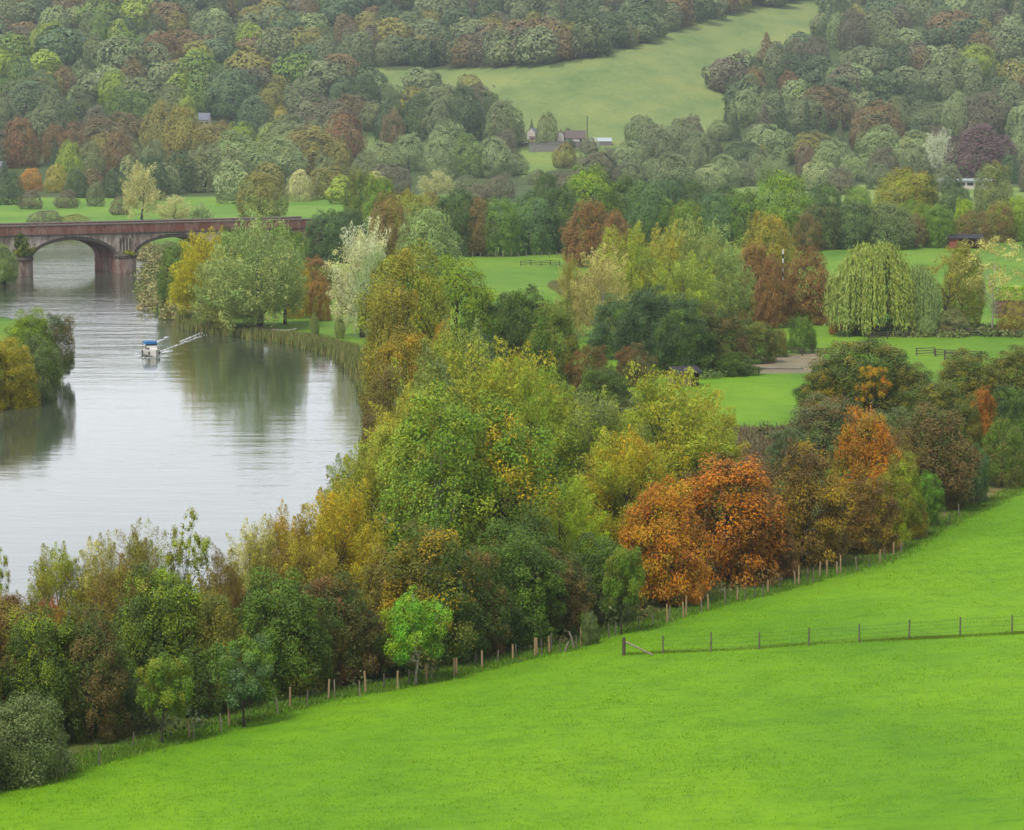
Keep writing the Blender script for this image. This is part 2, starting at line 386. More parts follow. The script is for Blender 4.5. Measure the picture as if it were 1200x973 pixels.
LIB = {}
SPEC = {  # kind: W, H, leaves, leaf size, aspect, trunk height, trunk r, clumps
    'round': (9, 10, 40000, .175, .8, 1.8, .28, 120), 'chestnut': (9, 9.5, 34000, .235, .55, 1.5, .32, 130),
    'shrub': (7, 6, 24000, .15, .7, .6, .1, 90), 'sparse': (6, 9, 6500, .19, .6, 2, .12, 60),
    'willow': (9, 11, 42000, .215, .38, 1.2, .3, 190), 'poplar': (8, 13, 36000, .185, .7, 2, .24, 170), 'clean': (8, 9.5, 17000, .21, .75, 2.2, .16, 80),
    'weeping': (14, 15, 38000, .38, .3, 3, .4, 90), 'conifer': (6, 12, 14000, .28, .6, .8, .2, 26),
}
def lib(kind, lod, var):
    """shared (trunk mesh, crown mesh, W, H); lod n near, m middle distance, f far"""
    key = (kind, lod, var)
    if key in LIB: return LIB[key]
    W, H, n, ls, asp, th, tr, K = SPEC[kind]
    rg = np.random.default_rng(abs(hash((len(kind) * 131 + ord(kind[0]) * 7 + ord(kind[-1]), var))) % 2 ** 31)
    if lod == 'm': W, H, ls, th, tr, n = W * 1.5, H * 1.5, ls * (1.3 if kind == 'sparse' else 1.75), th * 1.4, tr * 1.5, int(n * .62)
    if lod == 'f': W, H, ls, th, tr, n, K = W * 1.8, H * 1.8, ls * 3.0, th * 1.6, tr * 1.7, int(n * .21), int(K * .7)
    if kind == 'weeping' : W, H, th, tr = 14, 15, 3, .4
    P, N, A, lv, C = crown_points(kind, W, H, n, rg, K=K, far={'n': 0, 'm': .35, 'f': .9}[lod])
    sz = ls * rg.uniform(.7, 1.35, len(P))
    cm = leaf_mesh('crown_leaves', P, N, sz, asp, A, lv, LEAF, tri=False)
    if lod == 'f': LIB[key] = (None, cm, W, H); 
    mb = limbs(W, H, C, th, tr, rg, nl={'sparse': 26, 'shrub': 8}.get(kind, 14) if lod != 'f' else 2, twig=(lod == 'n'), ntrunk=3 if kind in ('shrub',) else 1, lean=.04 if kind != 'shrub' else .02)
    tm = mb.mesh('trunk_wood', BARK, True)
    if lod == 'f':   # one mesh, crown and trunk together: too far to tell apart
        V = np.concatenate([np.array([v.co[:] for v in cm.vertices]), np.array([v.co[:] for v in tm.vertices])])
        nc = len(cm.vertices)
        q = [list(p.vertices) for p in tm.polygons if len(p.vertices) == 4]
        Fc = np.arange(nc).reshape(-1, 4); Ft = np.array(q) + nc
        at = np.concatenate([np.repeat(lv, 4, 0), np.zeros((len(tm.vertices), 3)) + .3])
        me = np_mesh('far_tree', V, [Fc, Ft], [LEAF, BARK], {'lv': at}, fmat=[0] * len(Fc) + [1] * len(Ft))
        LIB[key] = (None, me, W, H)
    else: LIB[key] = (tm, cm, W, H)
    return LIB[key]

def colour(c, gain=None):
    c = np.array(s2l(c)) * (gain or GAIN)
    return (float(c[0]), float(c[1]), float(c[2]), 1.0)
LIST = []      # every placed tree: (px, base, top, w, loc)
VARC = {}
def plant(kind, cx, base, top, w, c1, c2, label, cat='tree', group=None, lod=None, name=None, pale=False, dz=0.0, nvar=3, loc=None):
    p = march(cx, base) if loc is None else loc
    s = F / p[1]
    if lod is None: lod = 'n' if p[1] < 480 else ('m' if p[1] < 1150 else 'f')
    v = VARC.get((kind, lod), 0); VARC[(kind, lod)] = v + 1; v %= nvar
    tm, cm, W, H = lib(kind, lod, v)
    h = (base - top) / s; ww = w / s
    name = name or {'shrub': 'bush', 'willow': 'willow_tree', 'weeping': 'weeping_willow_tree', 'conifer': 'conifer_tree', 'chestnut': 'chestnut_tree',
                    'poplar': 'poplar_tree', 'sparse': 'young_tree', 'round': 'broadleaf_tree', 'clean': 'broadleaf_tree'}[kind]
    rz = float(RNG.uniform(0, 6.28)); sc = (ww / W, ww / W, h / H)
    base_z = float(p[2])
    if lod == 'f':
        o = link(name, cm); o.location = (p[0], p[1], base_z - .3); o.rotation_euler = (0, 0, rz); o.scale = sc
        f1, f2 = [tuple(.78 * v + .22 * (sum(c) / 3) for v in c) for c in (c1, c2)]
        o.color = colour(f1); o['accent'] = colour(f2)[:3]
    else:
        o = empty(name, (p[0], p[1], base_z), rz); o.scale = sc
        t = link('trunk', tm, o)
        if pale:
            t.data = tm.copy(); t.data.materials.clear(); t.data.materials.append(BARKP)
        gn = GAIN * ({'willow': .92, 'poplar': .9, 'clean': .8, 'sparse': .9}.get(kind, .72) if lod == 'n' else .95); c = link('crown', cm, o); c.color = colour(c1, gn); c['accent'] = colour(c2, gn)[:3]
    if cat == 'tree': cat = {'willow': 'willow', 'weeping': 'willow', 'conifer': 'conifer', 'chestnut': 'chestnut tree'}.get(kind, 'tree')
    tag(o, label, cat, group)
    LIST.append((cx, base, top, w, p, o))
    return o
# ------------------------------------------------------------------ the trees, one row each
# kind, x, base, top, width (in photo pixels at the tree's own distance), leaf colour, second leaf colour, label
G = dict(dk=(66, 84, 28), dkb=(60, 80, 38), mid=(86, 112, 34), brt=(94, 142, 42), olv=(116, 112, 38), yel=(142, 134, 42), gold=(150, 126, 30), org=(166, 106, 26),
         rust=(110, 82, 40), brn=(104, 86, 46), mauve=(92, 86, 60), slv=(168, 174, 140), gry=(96, 108, 62), pale=(168, 164, 96), wil=(126, 138, 44), wep=(120, 130, 56), lem=(150, 142, 32), red=(140, 80, 52),
         ylg=(122, 142, 34), blu=(74, 98, 58), dbr=(88, 70, 28), sage=(114, 132, 74))
NEAR = [
 ('shrub', 22, 920, 808, 135, 'gry', 'dk', 'large dense grey-green bush at the near left end of the hedge'),
 ('shrub', -70, 940, 800, 140, 'dk', 'olv', 'dark bush beyond the left edge of the field hedge'),
 ('clean', 190, 874, 765, 70, 'mid', 'yel', 'thin olive sapling in front of the hedge, second small tree along the fence'),
 ('clean', 286, 852, 742, 82, 'mid', 'blu', 'small round green tree standing by the fence in front of darker trees', .8),
 ('clean', 486, 803, 688, 82, 'brt', 'ylg', 'bright green young tree with a pale trunk behind the fence', 1),
 ('shrub', 691, 756, 716, 24, 'gry', 'mid', 'little grey-green bush growing in the fence line near the leaning posts'),
 ('shrub', 470, 760, 735, 20, 'brt', 'mid', 'low bright green shrub beside the pale-trunked young tree'),
 ('clean', 728, 744, 638, 52, 'mid', 'olv', 'slim green tree at the fence just before the orange chestnuts'),
 ('round', 45, 870, 712, 110, 'dk', 'ylg', 'ivy-dark hedge tree with yellow-green top behind the large grey-green bush'),
 ('round', 108, 866, 708, 100, 'dk', 'brn', 'dark hedge tree with browning pale top near the left fence end'),
 ('round', 15, 850, 700, 110, 'rust', 'olv', 'reddish brown autumn tree at the left end of the belt'),
 ('round', 60, 842, 700, 60, 'red', 'yel', 'small red-tinged hawthorn top above the left hedge'),
 ('round', -60, 880, 690, 150, 'dk', 'olv', 'dark tree past the left edge of the belt'),
 ('shrub', 140, 852, 770, 90, 'dk', 'dkb', 'dark green shrub behind the thin olive sapling'),
 ('shrub', 235, 835, 745, 90, 'dk', 'mid', 'dark green shrub between the olive sapling and the round green tree'),
 ('round', 190, 828, 660, 128, 'dk', 'ylg', 'ivy-clad dark tree with lime yellow patches on top'),
 ('round', 250, 830, 690, 90, 'olv', 'dk', 'olive tree filling the gap behind the small round green tree'),
 ('shrub', 345, 815, 720, 100, 'dk', 'olv', 'dark shrub at the hedge foot right of the small round green tree'),
 ('round', 325, 815, 664, 118, 'mid', 'dk', 'mid green tree over the small round green tree'),
 ('round', 385, 805, 668, 110, 'dk', 'rust', 'dark green tree with reddish brown branches left of the bright young tree'),
 ('shrub', 420, 795, 700, 90, 'brn', 'dk', 'brownish shrub just left of the bright young tree'),
 ('shrub', 440, 790, 730, 90, 'dk', 'mid', 'dark shrub behind the bright young tree'),
 ('shrub', 530, 782, 700, 90, 'dk', 'mid', 'dark shrub right of the bright young tree'),
 ('shrub', 590, 765, 690, 90, 'dk', 'dkb', 'dark blue-green shrub at the hedge foot behind the leaning posts'),
 ('round', 505, 775, 612, 140, 'dk', 'gold', 'dark tree draped with golden yellow ivy in the middle of the belt'),
 ('round', 455, 770, 640, 80, 'olv', 'brn', 'olive brown tree left of the golden ivy tree'),
 ('round', 600, 765, 610, 120, 'mid', 'dk', 'full green tree right of the golden ivy tree'),
 ('round', 560, 770, 640, 80, 'dk', 'rust', 'dark tree with reddish sprigs beside the full green tree'),
 ('sparse', 650, 748, 640, 80, 'brn', 'dk', 'half bare twiggy brown tree left of the orange chestnuts'),
 ('round', 655, 750, 645, 90, 'dk', 'brn', 'dark brown-green tree behind the twiggy brown tree'),
 ('round', 702, 742, 625, 90, 'dk', 'mid', 'dark green tree touching the left side of the orange chestnuts'),
 ('shrub', 660, 750, 700, 70, 'dk', 'brn', 'low dark thicket under the twiggy brown tree'),
 ('chestnut', 778, 708, 562, 110, 'org', 'gold', 'orange chestnut, the lower left one of the bright orange pair'),
 ('chestnut', 855, 694, 534, 150, 'org', 'dbr', 'largest bright orange chestnut in the belt, right one of the pair'),
 ('chestnut', 908, 690, 600, 60, 'rust', 'dbr', 'rusty low chestnut boughs between the bright orange and the dark bronze tree'),
 ('chestnut', 941, 672, 517, 112, 'dbr', 'gold', 'dark bronze chestnut right of the bright orange chestnuts'),
 ('chestnut', 1012, 650, 560, 90, 'dbr', 'gold', 'bronze and gold chestnut under the orange-topped tree'),
 ('round', 1014, 622, 478, 98, 'org', 'olv', 'tall orange-topped tree behind the bronze chestnuts'),
 ('shrub', 1062, 648, 578, 56, 'olv', 'gold', 'olive and gold bush on the fence where the path comes out'),
 ('round', 1055, 632, 530, 60, 'olv', 'ylg', 'olive tree behind the gold-tinged bush at the path'),
 ('round', 1086, 625, 552, 40, 'mid', 'brt', 'narrow green tree right of the gold-tinged bush at the path'),
 ('round', 1090, 596, 474, 110, 'brn', 'dk', 'wide brown-green tree above the path opening'),
 ('round', 1052, 600, 500, 70, 'brn', 'olv', 'brown olive tree left of the wide brown-green tree'),
 ('shrub', 1140, 598, 520, 46, 'blu', 'mid', 'blue-green tall shrub right of the path opening'),
 ('shrub', 1178, 590, 490, 62, 'mid', 'brn', 'tall green shrub with browning tips near the right end of the belt'),
 ('shrub', 1225, 575, 480, 70, 'mid', 'dk', 'green shrub past the right end of the belt'),
 ('chestnut', 1152, 540, 452, 44, 'org', 'dbr', 'small orange chestnut at the right above the blue-green shrub'),
 ('round', 1185, 540, 452, 70, 'dkb', 'mid', 'dark green tree at the right edge beside the small orange chestnut'),
 ('round', 1130, 545, 465, 50, 'dk', 'olv', 'dark green tree just left of the small orange chestnut'),
 ('round', 1192, 475, 405, 80, 'dk', 'olv', 'dark green tree at the right edge, upper row'),
 ('round', 1135, 480, 410, 80, 'olv', 'dk', 'olive-green tree right of the gate meadow'),
 ('round', 1240, 500, 420, 80, 'dk', 'olv', 'dark tree past the right edge, upper row'),
 ('round', 1095, 500, 445, 80, 'dk', 'olv', 'dark hedge tree between the gold-patched tree and the olive-green tree'),
 ('round', 968, 545, 462, 100, 'gry', 'brn', 'rounded grey-green tree in front of the gold-patched dark tree'),
 ('round', 925, 560, 500, 60, 'gry', 'dkb', 'low grey-green tree right of the mown paddock'),
 ('round', 1040, 555, 478, 90, 'gry', 'dk', 'grey-green tree right behind the orange-topped tree'),
 ('round', 1012, 488, 396, 128, 'dk', 'olv', 'big dark green tree with golden branches, right of the mown paddock'),
 ('round', 968, 490, 432, 76, 'dk', 'gold', 'dark lower tree with a few gold leaves on the paddock side'),
 ('round', 1065, 490, 425, 70, 'dk', 'olv', 'dark green tree right of the golden branches'),
 ('sparse', 1021, 494, 428, 44, 'gold', 'org', 'small golden orange tree growing against the big dark green tree'),
 # river edge
 ('willow', 10, 770, 690, 70, 'olv', 'brn', 'olive willow scrub at the left water edge'),
 ('willow', 70, 768, 636, 84, 'olv', 'wil', 'thin-topped olive willow on the near bank, leftmost of the row'),
 ('willow', 120, 768, 624, 74, 'olv', 'pale', 'thin-topped pale olive willow on the near bank, second of the row'),
 ('willow', 168, 760, 612, 74, 'wil', 'brn', 'thin-topped green willow on the near bank left of the airy tree'),
 ('sparse', 219, 755, 593, 56, 'wil', 'olv', 'airy tree with visible branches against the water'),
 ('sparse', -2, 740, 640, 30, 'wil', 'olv', 'thin branch tips against the water at the left edge'),
 ('willow', 142, 785, 650, 90, 'brn', 'olv', 'brownish willow scrub below the thin-topped willows'),
 ('willow', 262, 760, 640, 54, 'brn', 'olv', 'brownish feathery willow right of the airy tree'),
 ('willow', 298, 752, 606, 80, 'olv', 'pale', 'pale feathery willow with upright tips against the water'),
 ('willow', 340, 740, 592, 84, 'olv', 'gold', 'feathery willow with upright tips left of the yellow willow'),
 ('willow', 398, 735, 566, 125, 'yel', 'gold', 'yellow-gold willow on the near bank'),
 ('willow', 360, 755, 625, 90, 'brn', 'yel', 'brown and yellow willow scrub below the yellow-gold willow'),
 ('willow', 442, 700, 522, 130, 'olv', 'wil', 'olive willow at the water bend above the yellow-gold willow'),
 ('willow', 412, 655, 528, 84, 'wil', 'gry', 'grey-green willow leaning to the water at the bend'),
 ('poplar', 515, 715, 450, 140, 'mid', 'wil', 'tall loose green poplar in the middle of the belt', 1),
 ('poplar', 590, 705, 466, 140, 'mid', 'gold', 'tall green poplar with yellowing leaves behind the full green tree'),
 ('round', 548, 700, 560, 130, 'mid', 'dk', 'green tree crown below the two tall poplars'),
 ('poplar', 462, 665, 492, 110, 'wil', 'yel', 'yellow-green poplar nearest the water bend'),
 ('willow', 592, 610, 398, 170, 'wil', 'yel', 'tallest yellow-green willow in the centre of the picture'),
 ('willow', 532, 585, 374, 130, 'gry', 'wil', 'tall grey-green willow behind the tallest yellow-green willow'),
 ('willow', 632, 625, 425, 110, 'wil', 'mid', 'yellow-green willow on the right flank of the tallest one'),
 ('willow', 487, 610, 452, 130, 'wil', 'yel', 'broad yellow-green willow by the water left of the tall willows'),
 ('willow', 695, 625, 455, 140, 'wil', 'gry', 'broad yellow-green willow between the tall willow and the paddock'),
 ('willow', 782, 622, 430, 170, 'wil', 'yel', 'bright willow with golden tips beside the small shed'),
 ('willow', 822, 606, 462, 100, 'wil', 'gold', 'willow at the left edge of the mown paddock'),
 ('willow', 735, 655, 500, 130, 'wil', 'gold', 'lower golden-green willow behind the orange chestnuts'),
 ('willow', 660, 685, 560, 100, 'ylg', 'wil', 'lime green willow spray above the twiggy brown tree'),
 ('round', 700, 650, 575, 60, 'dkb', 'blu', 'dark gap-filling tree behind the left orange chestnut'),
 ('round', 620, 720, 590, 90, 'dk', 'mid', 'green tree between the full green tree and the lime willow spray'),
 ('shrub', 880, 590, 535, 60, 'brn', 'mauve', 'brown bramble bush below the mown paddock'),
 # bend in the river, middle
 ('round', 477, 465, 285, 112, 'wil', 'yel', 'large rounded yellow-olive tree at the river bend'),
 ('round', 460, 500, 330, 80, 'olv', 'yel', 'olive tree right above the water at the bend'),
 ('round', 535, 440, 303, 106, 'ylg', 'mid', 'fresh green maple right of the yellow-olive willow'),
 ('conifer', 487, 470, 342, 54, 'gold', 'ylg', 'small pointed golden-green tree in front of the green maple'),
 ('round', 475, 530, 386, 90, 'olv', 'gold', 'olive tree with golden leaves below the pointed golden tree'),
 ('chestnut', 520, 470, 374, 36, 'gold', 'org', 'little golden orange crown below the green maple'),
 ('round', 456, 540, 425, 70, 'olv', 'brn', 'brown-olive tree hanging over the water at the bend'),
 ('shrub', 442, 545, 480, 44, 'brn', 'dk', 'dark brown shrub at the water edge at the bend'),
 ('willow', 425, 395, 260, 84, 'slv', 'pale', 'silver-grey willow on the lawn by the river'),
 ('willow', 440, 400, 290, 50, 'sage', 'slv', 'smaller silver willow right behind the silver-grey one'),
 ('round', 502, 330, 241, 74, 'sage', 'gry', 'round silver-green tree behind the yellow-olive willow'),
 ('round', 456, 310, 226, 54, 'brn', 'olv', 'brown-green tree behind the silver willow'),
 ('round', 383, 308, 246, 56, 'dkb', 'blu', 'dark blue-green tree at the right end of the bridge'),
 ('round', 410, 300, 244, 44, 'dkb', 'dk', 'dark tree just right of the end of the bridge'),
 ('willow', 302, 392, 252, 122, 'sage', 'pale', 'large pale leaning willow on the river bank before the bridge'),
 ('willow', 268, 388, 300, 84, 'sage', 'yel', 'low pale willow left of the large pale leaning willow'),
 ('willow', 334, 380, 275, 50, 'sage', 'gry', 'grey-green willow at the right shoulder of the pale leaning willow'),
 ('willow', 240, 374, 270, 84, 'lem', 'wil', 'golden yellow willow on the bank before the bridge'),
 ('round', 212, 366, 282, 56, 'dk', 'mid', 'dark green tree left of the golden yellow willow at the water'),
 ('shrub', 212, 374, 335, 40, 'yel', 'mid', 'low yellow bush at the water edge under the golden willow'),
 ('round', 335, 338, 264, 56, 'mid', 'dk', 'green tree hiding the right end of the bridge parapet'),
 ('shrub', 168, 300, 283, 30, 'olv', 'gry', 'low olive bush on the far bank seen through the right arch'),
 ('shrub', 196, 306, 282, 34, 'gry', 'olv', 'grey-green bush on the far bank beside the right arch'),
 ('round', 655, 560, 448, 90, 'dk', 'olv', 'dark olive tree between the tall willow and the two red-brown bushes'),
 ('round', 716, 548, 466, 76, 'dk', 'brn', 'dark tree behind the broad willow, below the round dark bush'),
 ('shrub', 770, 520, 455, 60, 'dk', 'mid', 'dark green bush just below the garden shed'),
 ('round', 275, 345, 268, 66, 'mid', 'dk', 'green tree behind the golden and the pale willow'),
 ('round', 350, 373, 306, 36, 'gold', 'yel', 'small golden tree on the riverside lawn'),
 ('round', 375, 376, 324, 30, 'rust', 'gold', 'tiny rusty tree on the riverside lawn'),
 ('shrub', 370, 345, 300, 44, 'rust', 'dbr', 'dark red-brown bush behind the small golden tree'),
 ('shrub', 392, 350, 314, 30, 'dk', 'dbr', 'dark bush behind the tiny rusty tree'),
 ('shrub', 369, 393, 366, 12, 'gry', 'wil', 'little round bush at the reed edge below the tiny rusty tree'),
 ('shrub', 398, 397, 370, 14, 'gry', 'wil', 'little round bush at the reed edge below the silver willow'),
 # left bank
 ('round', 6, 478, 396, 84, 'lem', 'yel', 'bright yellow bush on the left bank'),
 ('willow', -30, 478, 375, 60, 'yel', 'mid', 'yellow-green tree past the left edge of the left bank'),
 ('shrub', 44, 470, 390, 64, 'gry', 'mid', 'grey-green bush on the left bank beside the yellow one'),
 ('round', 36, 445, 362, 66, 'ylg', 'mid', 'light green tree at the back of the left bank'),
 ('shrub', 66, 440, 368, 50, 'dk', 'brn', 'dark brown-green bush at the tip of the left bank'),
 ('shrub', 4, 334, 286, 40, 'gry', 'mid', 'grey-green bush in front of the left bridge pier'),
 ('shrub', -40, 336, 280, 50, 'gry', 'mid', 'grey-green bush past the left edge by the bridge'),
 # centre belt behind
 ('round', 612, 450, 336, 76, 'dk', 'mid', 'dark green tree right of the green maple'),
 ('round', 648, 455, 352, 74, 'mid', 'olv', 'green and olive tree before the middle pasture'),
 ('round', 590, 440, 345, 60, 'dkb', 'dk', 'dark tree close behind the green maple'),
 ('round', 570, 480, 395, 60, 'blu', 'dk', 'blue-green tree above the tallest willow'),
 ('shrub', 690, 458, 404, 58, 'rust', 'dk', 'red-brown bush in the centre, left one of two'),
 ('shrub', 743, 452, 402, 54, 'rust', 'gry', 'red-brown and grey-green bush in the centre, right one of two'),
 ('shrub', 708, 475, 430, 66, 'dk', 'mid', 'dark green round bush in front of the two red-brown bushes'),
 ('round', 760, 430, 335, 76, 'dkb', 'blu', 'dark blue-green tree in the middle of the centre thicket'),
 ('round', 725, 420, 345, 70, 'blu', 'mid', 'blue-green tree left in the centre thicket'),
 ('round', 800, 440, 360, 70, 'dkb', 'mid', 'dark green tree behind the shed'),
 ('round', 790, 415, 345, 70, 'blu', 'dk', 'blue-green tree at the top of the centre thicket'),
 ('round', 842, 436, 355, 74, 'dk', 'brn', 'dark green tree with brown boughs right of the shed'),
 ('round', 885, 425, 375, 56, 'dk', 'olv', 'dark green tree at the left end of the sand arena'),
 ('shrub', 910, 418, 385, 30, 'olv', 'dk', 'small olive shrub beside the sand arena'),
 ('shrub', 860, 440, 412, 60, 'dk', 'mid', 'low dark bushes at the top of the mown paddock'),
 ('shrub', 940, 414, 370, 36, 'mid', 'dk', 'green bush standing alone beyond the sand arena'),
 ('willow', 705, 402, 290, 72, 'pale', 'brn', 'pale half bare tree with a white trunk in front of the golden willows', 1),
 ('willow', 668, 395, 300, 34, 'olv', 'pale', 'slim olive tree beside the pale white-trunked tree'),
 ('willow', 735, 390, 264, 90, 'wil', 'yel', 'yellow willow, left one of the golden willow row'),
 ('willow', 778, 390, 262, 80, 'yel', 'sage', 'yellow willow, second of the golden willow row'),
 ('willow', 822, 390, 259, 96, 'sage', 'yel', 'tallest willow of the golden row'),
 ('willow', 852, 392, 285, 66, 'sage', 'yel', 'grey-green willow, right end of the golden row'),
 ('willow', 800, 402, 298, 90, 'wil', 'sage', 'front willow of the golden row with pale tufts'),
 ('chestnut', 692, 312, 235, 70, 'rust', 'dbr', 'large rust brown chestnut by the middle pasture'),
 ('chestnut', 722, 315, 246, 40, 'rust', 'brn', 'smaller rust brown chestnut touching the large rust brown one'),
 ('round', 900, 330, 250, 66, 'olv', 'gold', 'round olive-gold tree above the brown chestnuts'),
 ('chestnut', 884, 378, 286, 58, 'rust', 'dbr', 'dark rust chestnut left of the striped pole'),
 ('chestnut', 905, 384, 300, 46, 'rust', 'dbr', 'rust brown chestnut right under the striped pole'),
 ('chestnut', 947, 380, 289, 66, 'rust', 'dbr', 'broad orange-brown chestnut left of the weeping willow'),
 ('weeping', 1022, 392, 286, 106, 'wep', 'sage', 'big pale green weeping willow by the meadow'),
 ('weeping', 1075, 392, 312, 54, 'sage', 'gry', 'lower grey-green weeping willow at the right side of the big one'),
 ('sparse', 1110, 390, 288, 66, 'olv', 'mid', 'open olive tree right of the weeping willow'),
 ('round', 1128, 385, 284, 52, 'olv', 'mid', 'olive-green tree behind the open olive tree'),
 ('sparse', 1163, 390, 278, 56, 'pale', 'olv', 'nearly bare birch with white trunks', 1),
 ('shrub', 1188, 392, 352, 44, 'olv', 'brn', 'round olive bush right of the bare birch'),
 ('shrub', 1115, 392, 362, 50, 'gry', 'brn', 'grey-green bush at the foot of the open olive tree'),
 ('shrub', 1085, 394, 370, 26, 'sage', 'gry', 'little sage green bush at the foot of the weeping willow'),
 ('shrub', 980, 392, 376, 20, 'rust', 'org', 'small rusty bush between the chestnut and the weeping willow'),
]
FX = np.array(FENCE_PX, float)
for t in NEAR:
    kind, x, b, tp, w, c1, c2, lab = t[:8]
    fy = float(np.interp(x, FX[:, 0], FX[:, 1]))
    if b > 560 and x > 60 and kind != 'clean' and fy - b < 60 and 'fence line' not in lab: b = min(b, fy - 5 - w * .11)
    plant(kind, x, b, tp, w, G[c1], G[c2], lab, 'bush' if kind == 'shrub' else 'tree', pale=len(t) > 8 and t[8] == 1,
          group='bushes of the hedges and banks' if kind == 'shrub' else ('chestnut trees' if kind == 'chestnut' else ('willows' if 'w' in kind[:1] else 'broadleaf trees of the valley')))

for t in LIST:
    if 'birch' in t[5]['label'] and 'bare' in t[5]['label'] and t[5]['category'] == 'tree':
        t[5].children[0].scale = (1.5, 1.5, 1)
# the line of trees beyond the pastures
BACK = [
 (445, 290, 205, 50, 'mid', 'olv'), (425, 285, 200, 50, 'dk', 'olv'), (535, 300, 222, 60, 'dkb', 'dk'), (560, 300, 230, 50, 'brn', 'dk'), (585, 300, 232, 56, 'mid', 'blu'),
 (620, 298, 225, 60, 'blu', 'mid'), (655, 296, 218, 56, 'dkb', 'dk'), (530, 292, 240, 40, 'olv', 'ylg'), (690, 285, 194, 74, 'mid', 'ylg'), (640, 262, 202, 34, 'dk', 'dkb'),
 (735, 285, 205, 50, 'dk', 'mid'), (758, 288, 212, 56, 'blu', 'mid'), (775, 288, 232, 46, 'mid', 'dk'), (805, 290, 235, 50, 'mid', 'olv'), (840, 290, 225, 56, 'blu', 'mid'),
 (915, 290, 202, 78, 'mid', 'ylg'), (870, 290, 222, 50, 'mid', 'dk'), (962, 292, 236, 56, 'dkb', 'brn'), (1000, 292, 236, 60, 'dkb', 'gry'), (1040, 292, 238, 66, 'gry', 'dkb'),
 (1072, 290, 250, 40, 'brn', 'gry'), (945, 294, 250, 40, 'brn', 'dk'), (965, 262, 214, 50, 'dkb', 'mid'), (1005, 250, 218, 36, 'mid', 'ylg'), (1060, 262, 197, 78, 'olv', 'ylg'),
 (1085, 262, 202, 34, 'dk', 'gold'), (1118, 268, 214, 44, 'dkb', 'gry'), (1100, 290, 240, 44, 'mid', 'dk'), (1070, 282, 234, 44, 'mid', 'olv'), (1140, 288, 246, 50, 'brn', 'dk'),
 (1163, 258, 190, 50, 'gry', 'olv'), (1130, 282, 232, 30, 'ylg', 'mid'), (1170, 284, 236, 44, 'brn', 'ylg'), (1190, 282, 230, 46, 'ylg', 'mid'), (1225, 290, 225, 60, 'dk', 'mid'),
 (785, 262, 205, 44, 'dkb', 'blu'), (810, 258, 210, 44, 'dk', 'dkb'), (850, 262, 215, 40, 'dkb', 'mid'), (1250, 285, 230, 60, 'dk', 'mid'), (480, 292, 222, 46, 'olv', 'ylg'),
 (505, 270, 225, 40, 'olv', 'brn'), (1180, 215, 180, 30, 'blu', 'dkb'),
]
CN = {'mid': 'green', 'olv': 'olive', 'dk': 'dark green', 'dkb': 'darkest green', 'brn': 'brownish', 'blu': 'blue-green', 'gry': 'grey-green', 'ylg': 'lime green', 'brt': 'bright green',
      'gold': 'golden', 'yel': 'yellow', 'pale': 'pale yellow-green', 'sage': 'sage green', 'slv': 'silver', 'rust': 'rust brown', 'mauve': 'mauve-brown', 'red': 'red-brown',
      'org': 'orange', 'dbr': 'dark bronze', 'wil': 'yellow-green', 'cop': 'purple copper'}
G['cop'] = (84, 56, 60)
def place_words(x, b):
    marks = [(20, 'above the left arch'), (100, 'above the main arch'), (190, 'above the right arch'), (300, 'above the pale willow'),
             (400, 'above the bridge end'), (500, 'above the silver-green tree'), (600, 'above the middle pasture'), (690, 'above the big rust chestnut'),
             (780, 'above the golden willows'), (870, 'above the olive-gold tree'), (950, 'above the brown chestnuts'), (1030, 'above the weeping willow'),
             (1110, 'above the field shelter'), (1190, 'at the right edge')]
    return min(marks, key=lambda m: abs(m[0] - x))[1]
SIZES = lambda w, h: ('tall ' if h > 1.35 * w else ('broad ' if w > 1.15 * h else ('small ' if w < 26 else '')))
used = {}
def auto_label(kind, x, b, tp, w, c1, c2, where):
    noun = {'conifer': 'conifer', 'shrub': 'bush', 'willow': 'willow', 'chestnut': 'round tree', 'poplar': 'tree', 'round': 'tree'}[kind]
    base = f"{SIZES(w, b - tp)}{CN[c1]} {noun} {where} {place_words(x, b)}"
    if base in used:
        base = f"{SIZES(w, b - tp)}{CN[c1]} {noun} tinged {CN[c2]} {where} {place_words(x, b)}"
    if base in used:
        n_ = min(((t[0], t[1], t[5]) for t in LIST if t[5].get('tagname')), key=lambda t: (t[0] - x) ** 2 + 4 * (t[1] - b) ** 2, default=None)
        if n_ is not None:
            side = 'left of' if n_[0] > x + 12 else ('right of' if n_[0] < x - 12 else ('behind' if n_[1] > b else 'in front of'))
            base = f"{SIZES(w, b - tp)}{CN[c1]} {noun} {side} the {n_[2]['tagname']}"
    if base in used: base = f"{CN[c1]} {noun} tinged {CN[c2]}, " + base.split(noun, 1)[1].strip()
    k = base; used[k] = used.get(k, 0) + 1
    return k
for (x, b, tp, w, c1, c2) in sorted(BACK, key=lambda t: -t[1]):
    kind = 'shrub' if (b - tp) < 46 else 'round'
    plant(kind, x, b, tp, w, G[c1], G[c2], auto_label(kind, x, b, tp, w, c1, c2, 'behind the pastures'), 'bush' if kind == 'shrub' else 'tree', group='tree line behind the pastures', lod='m')

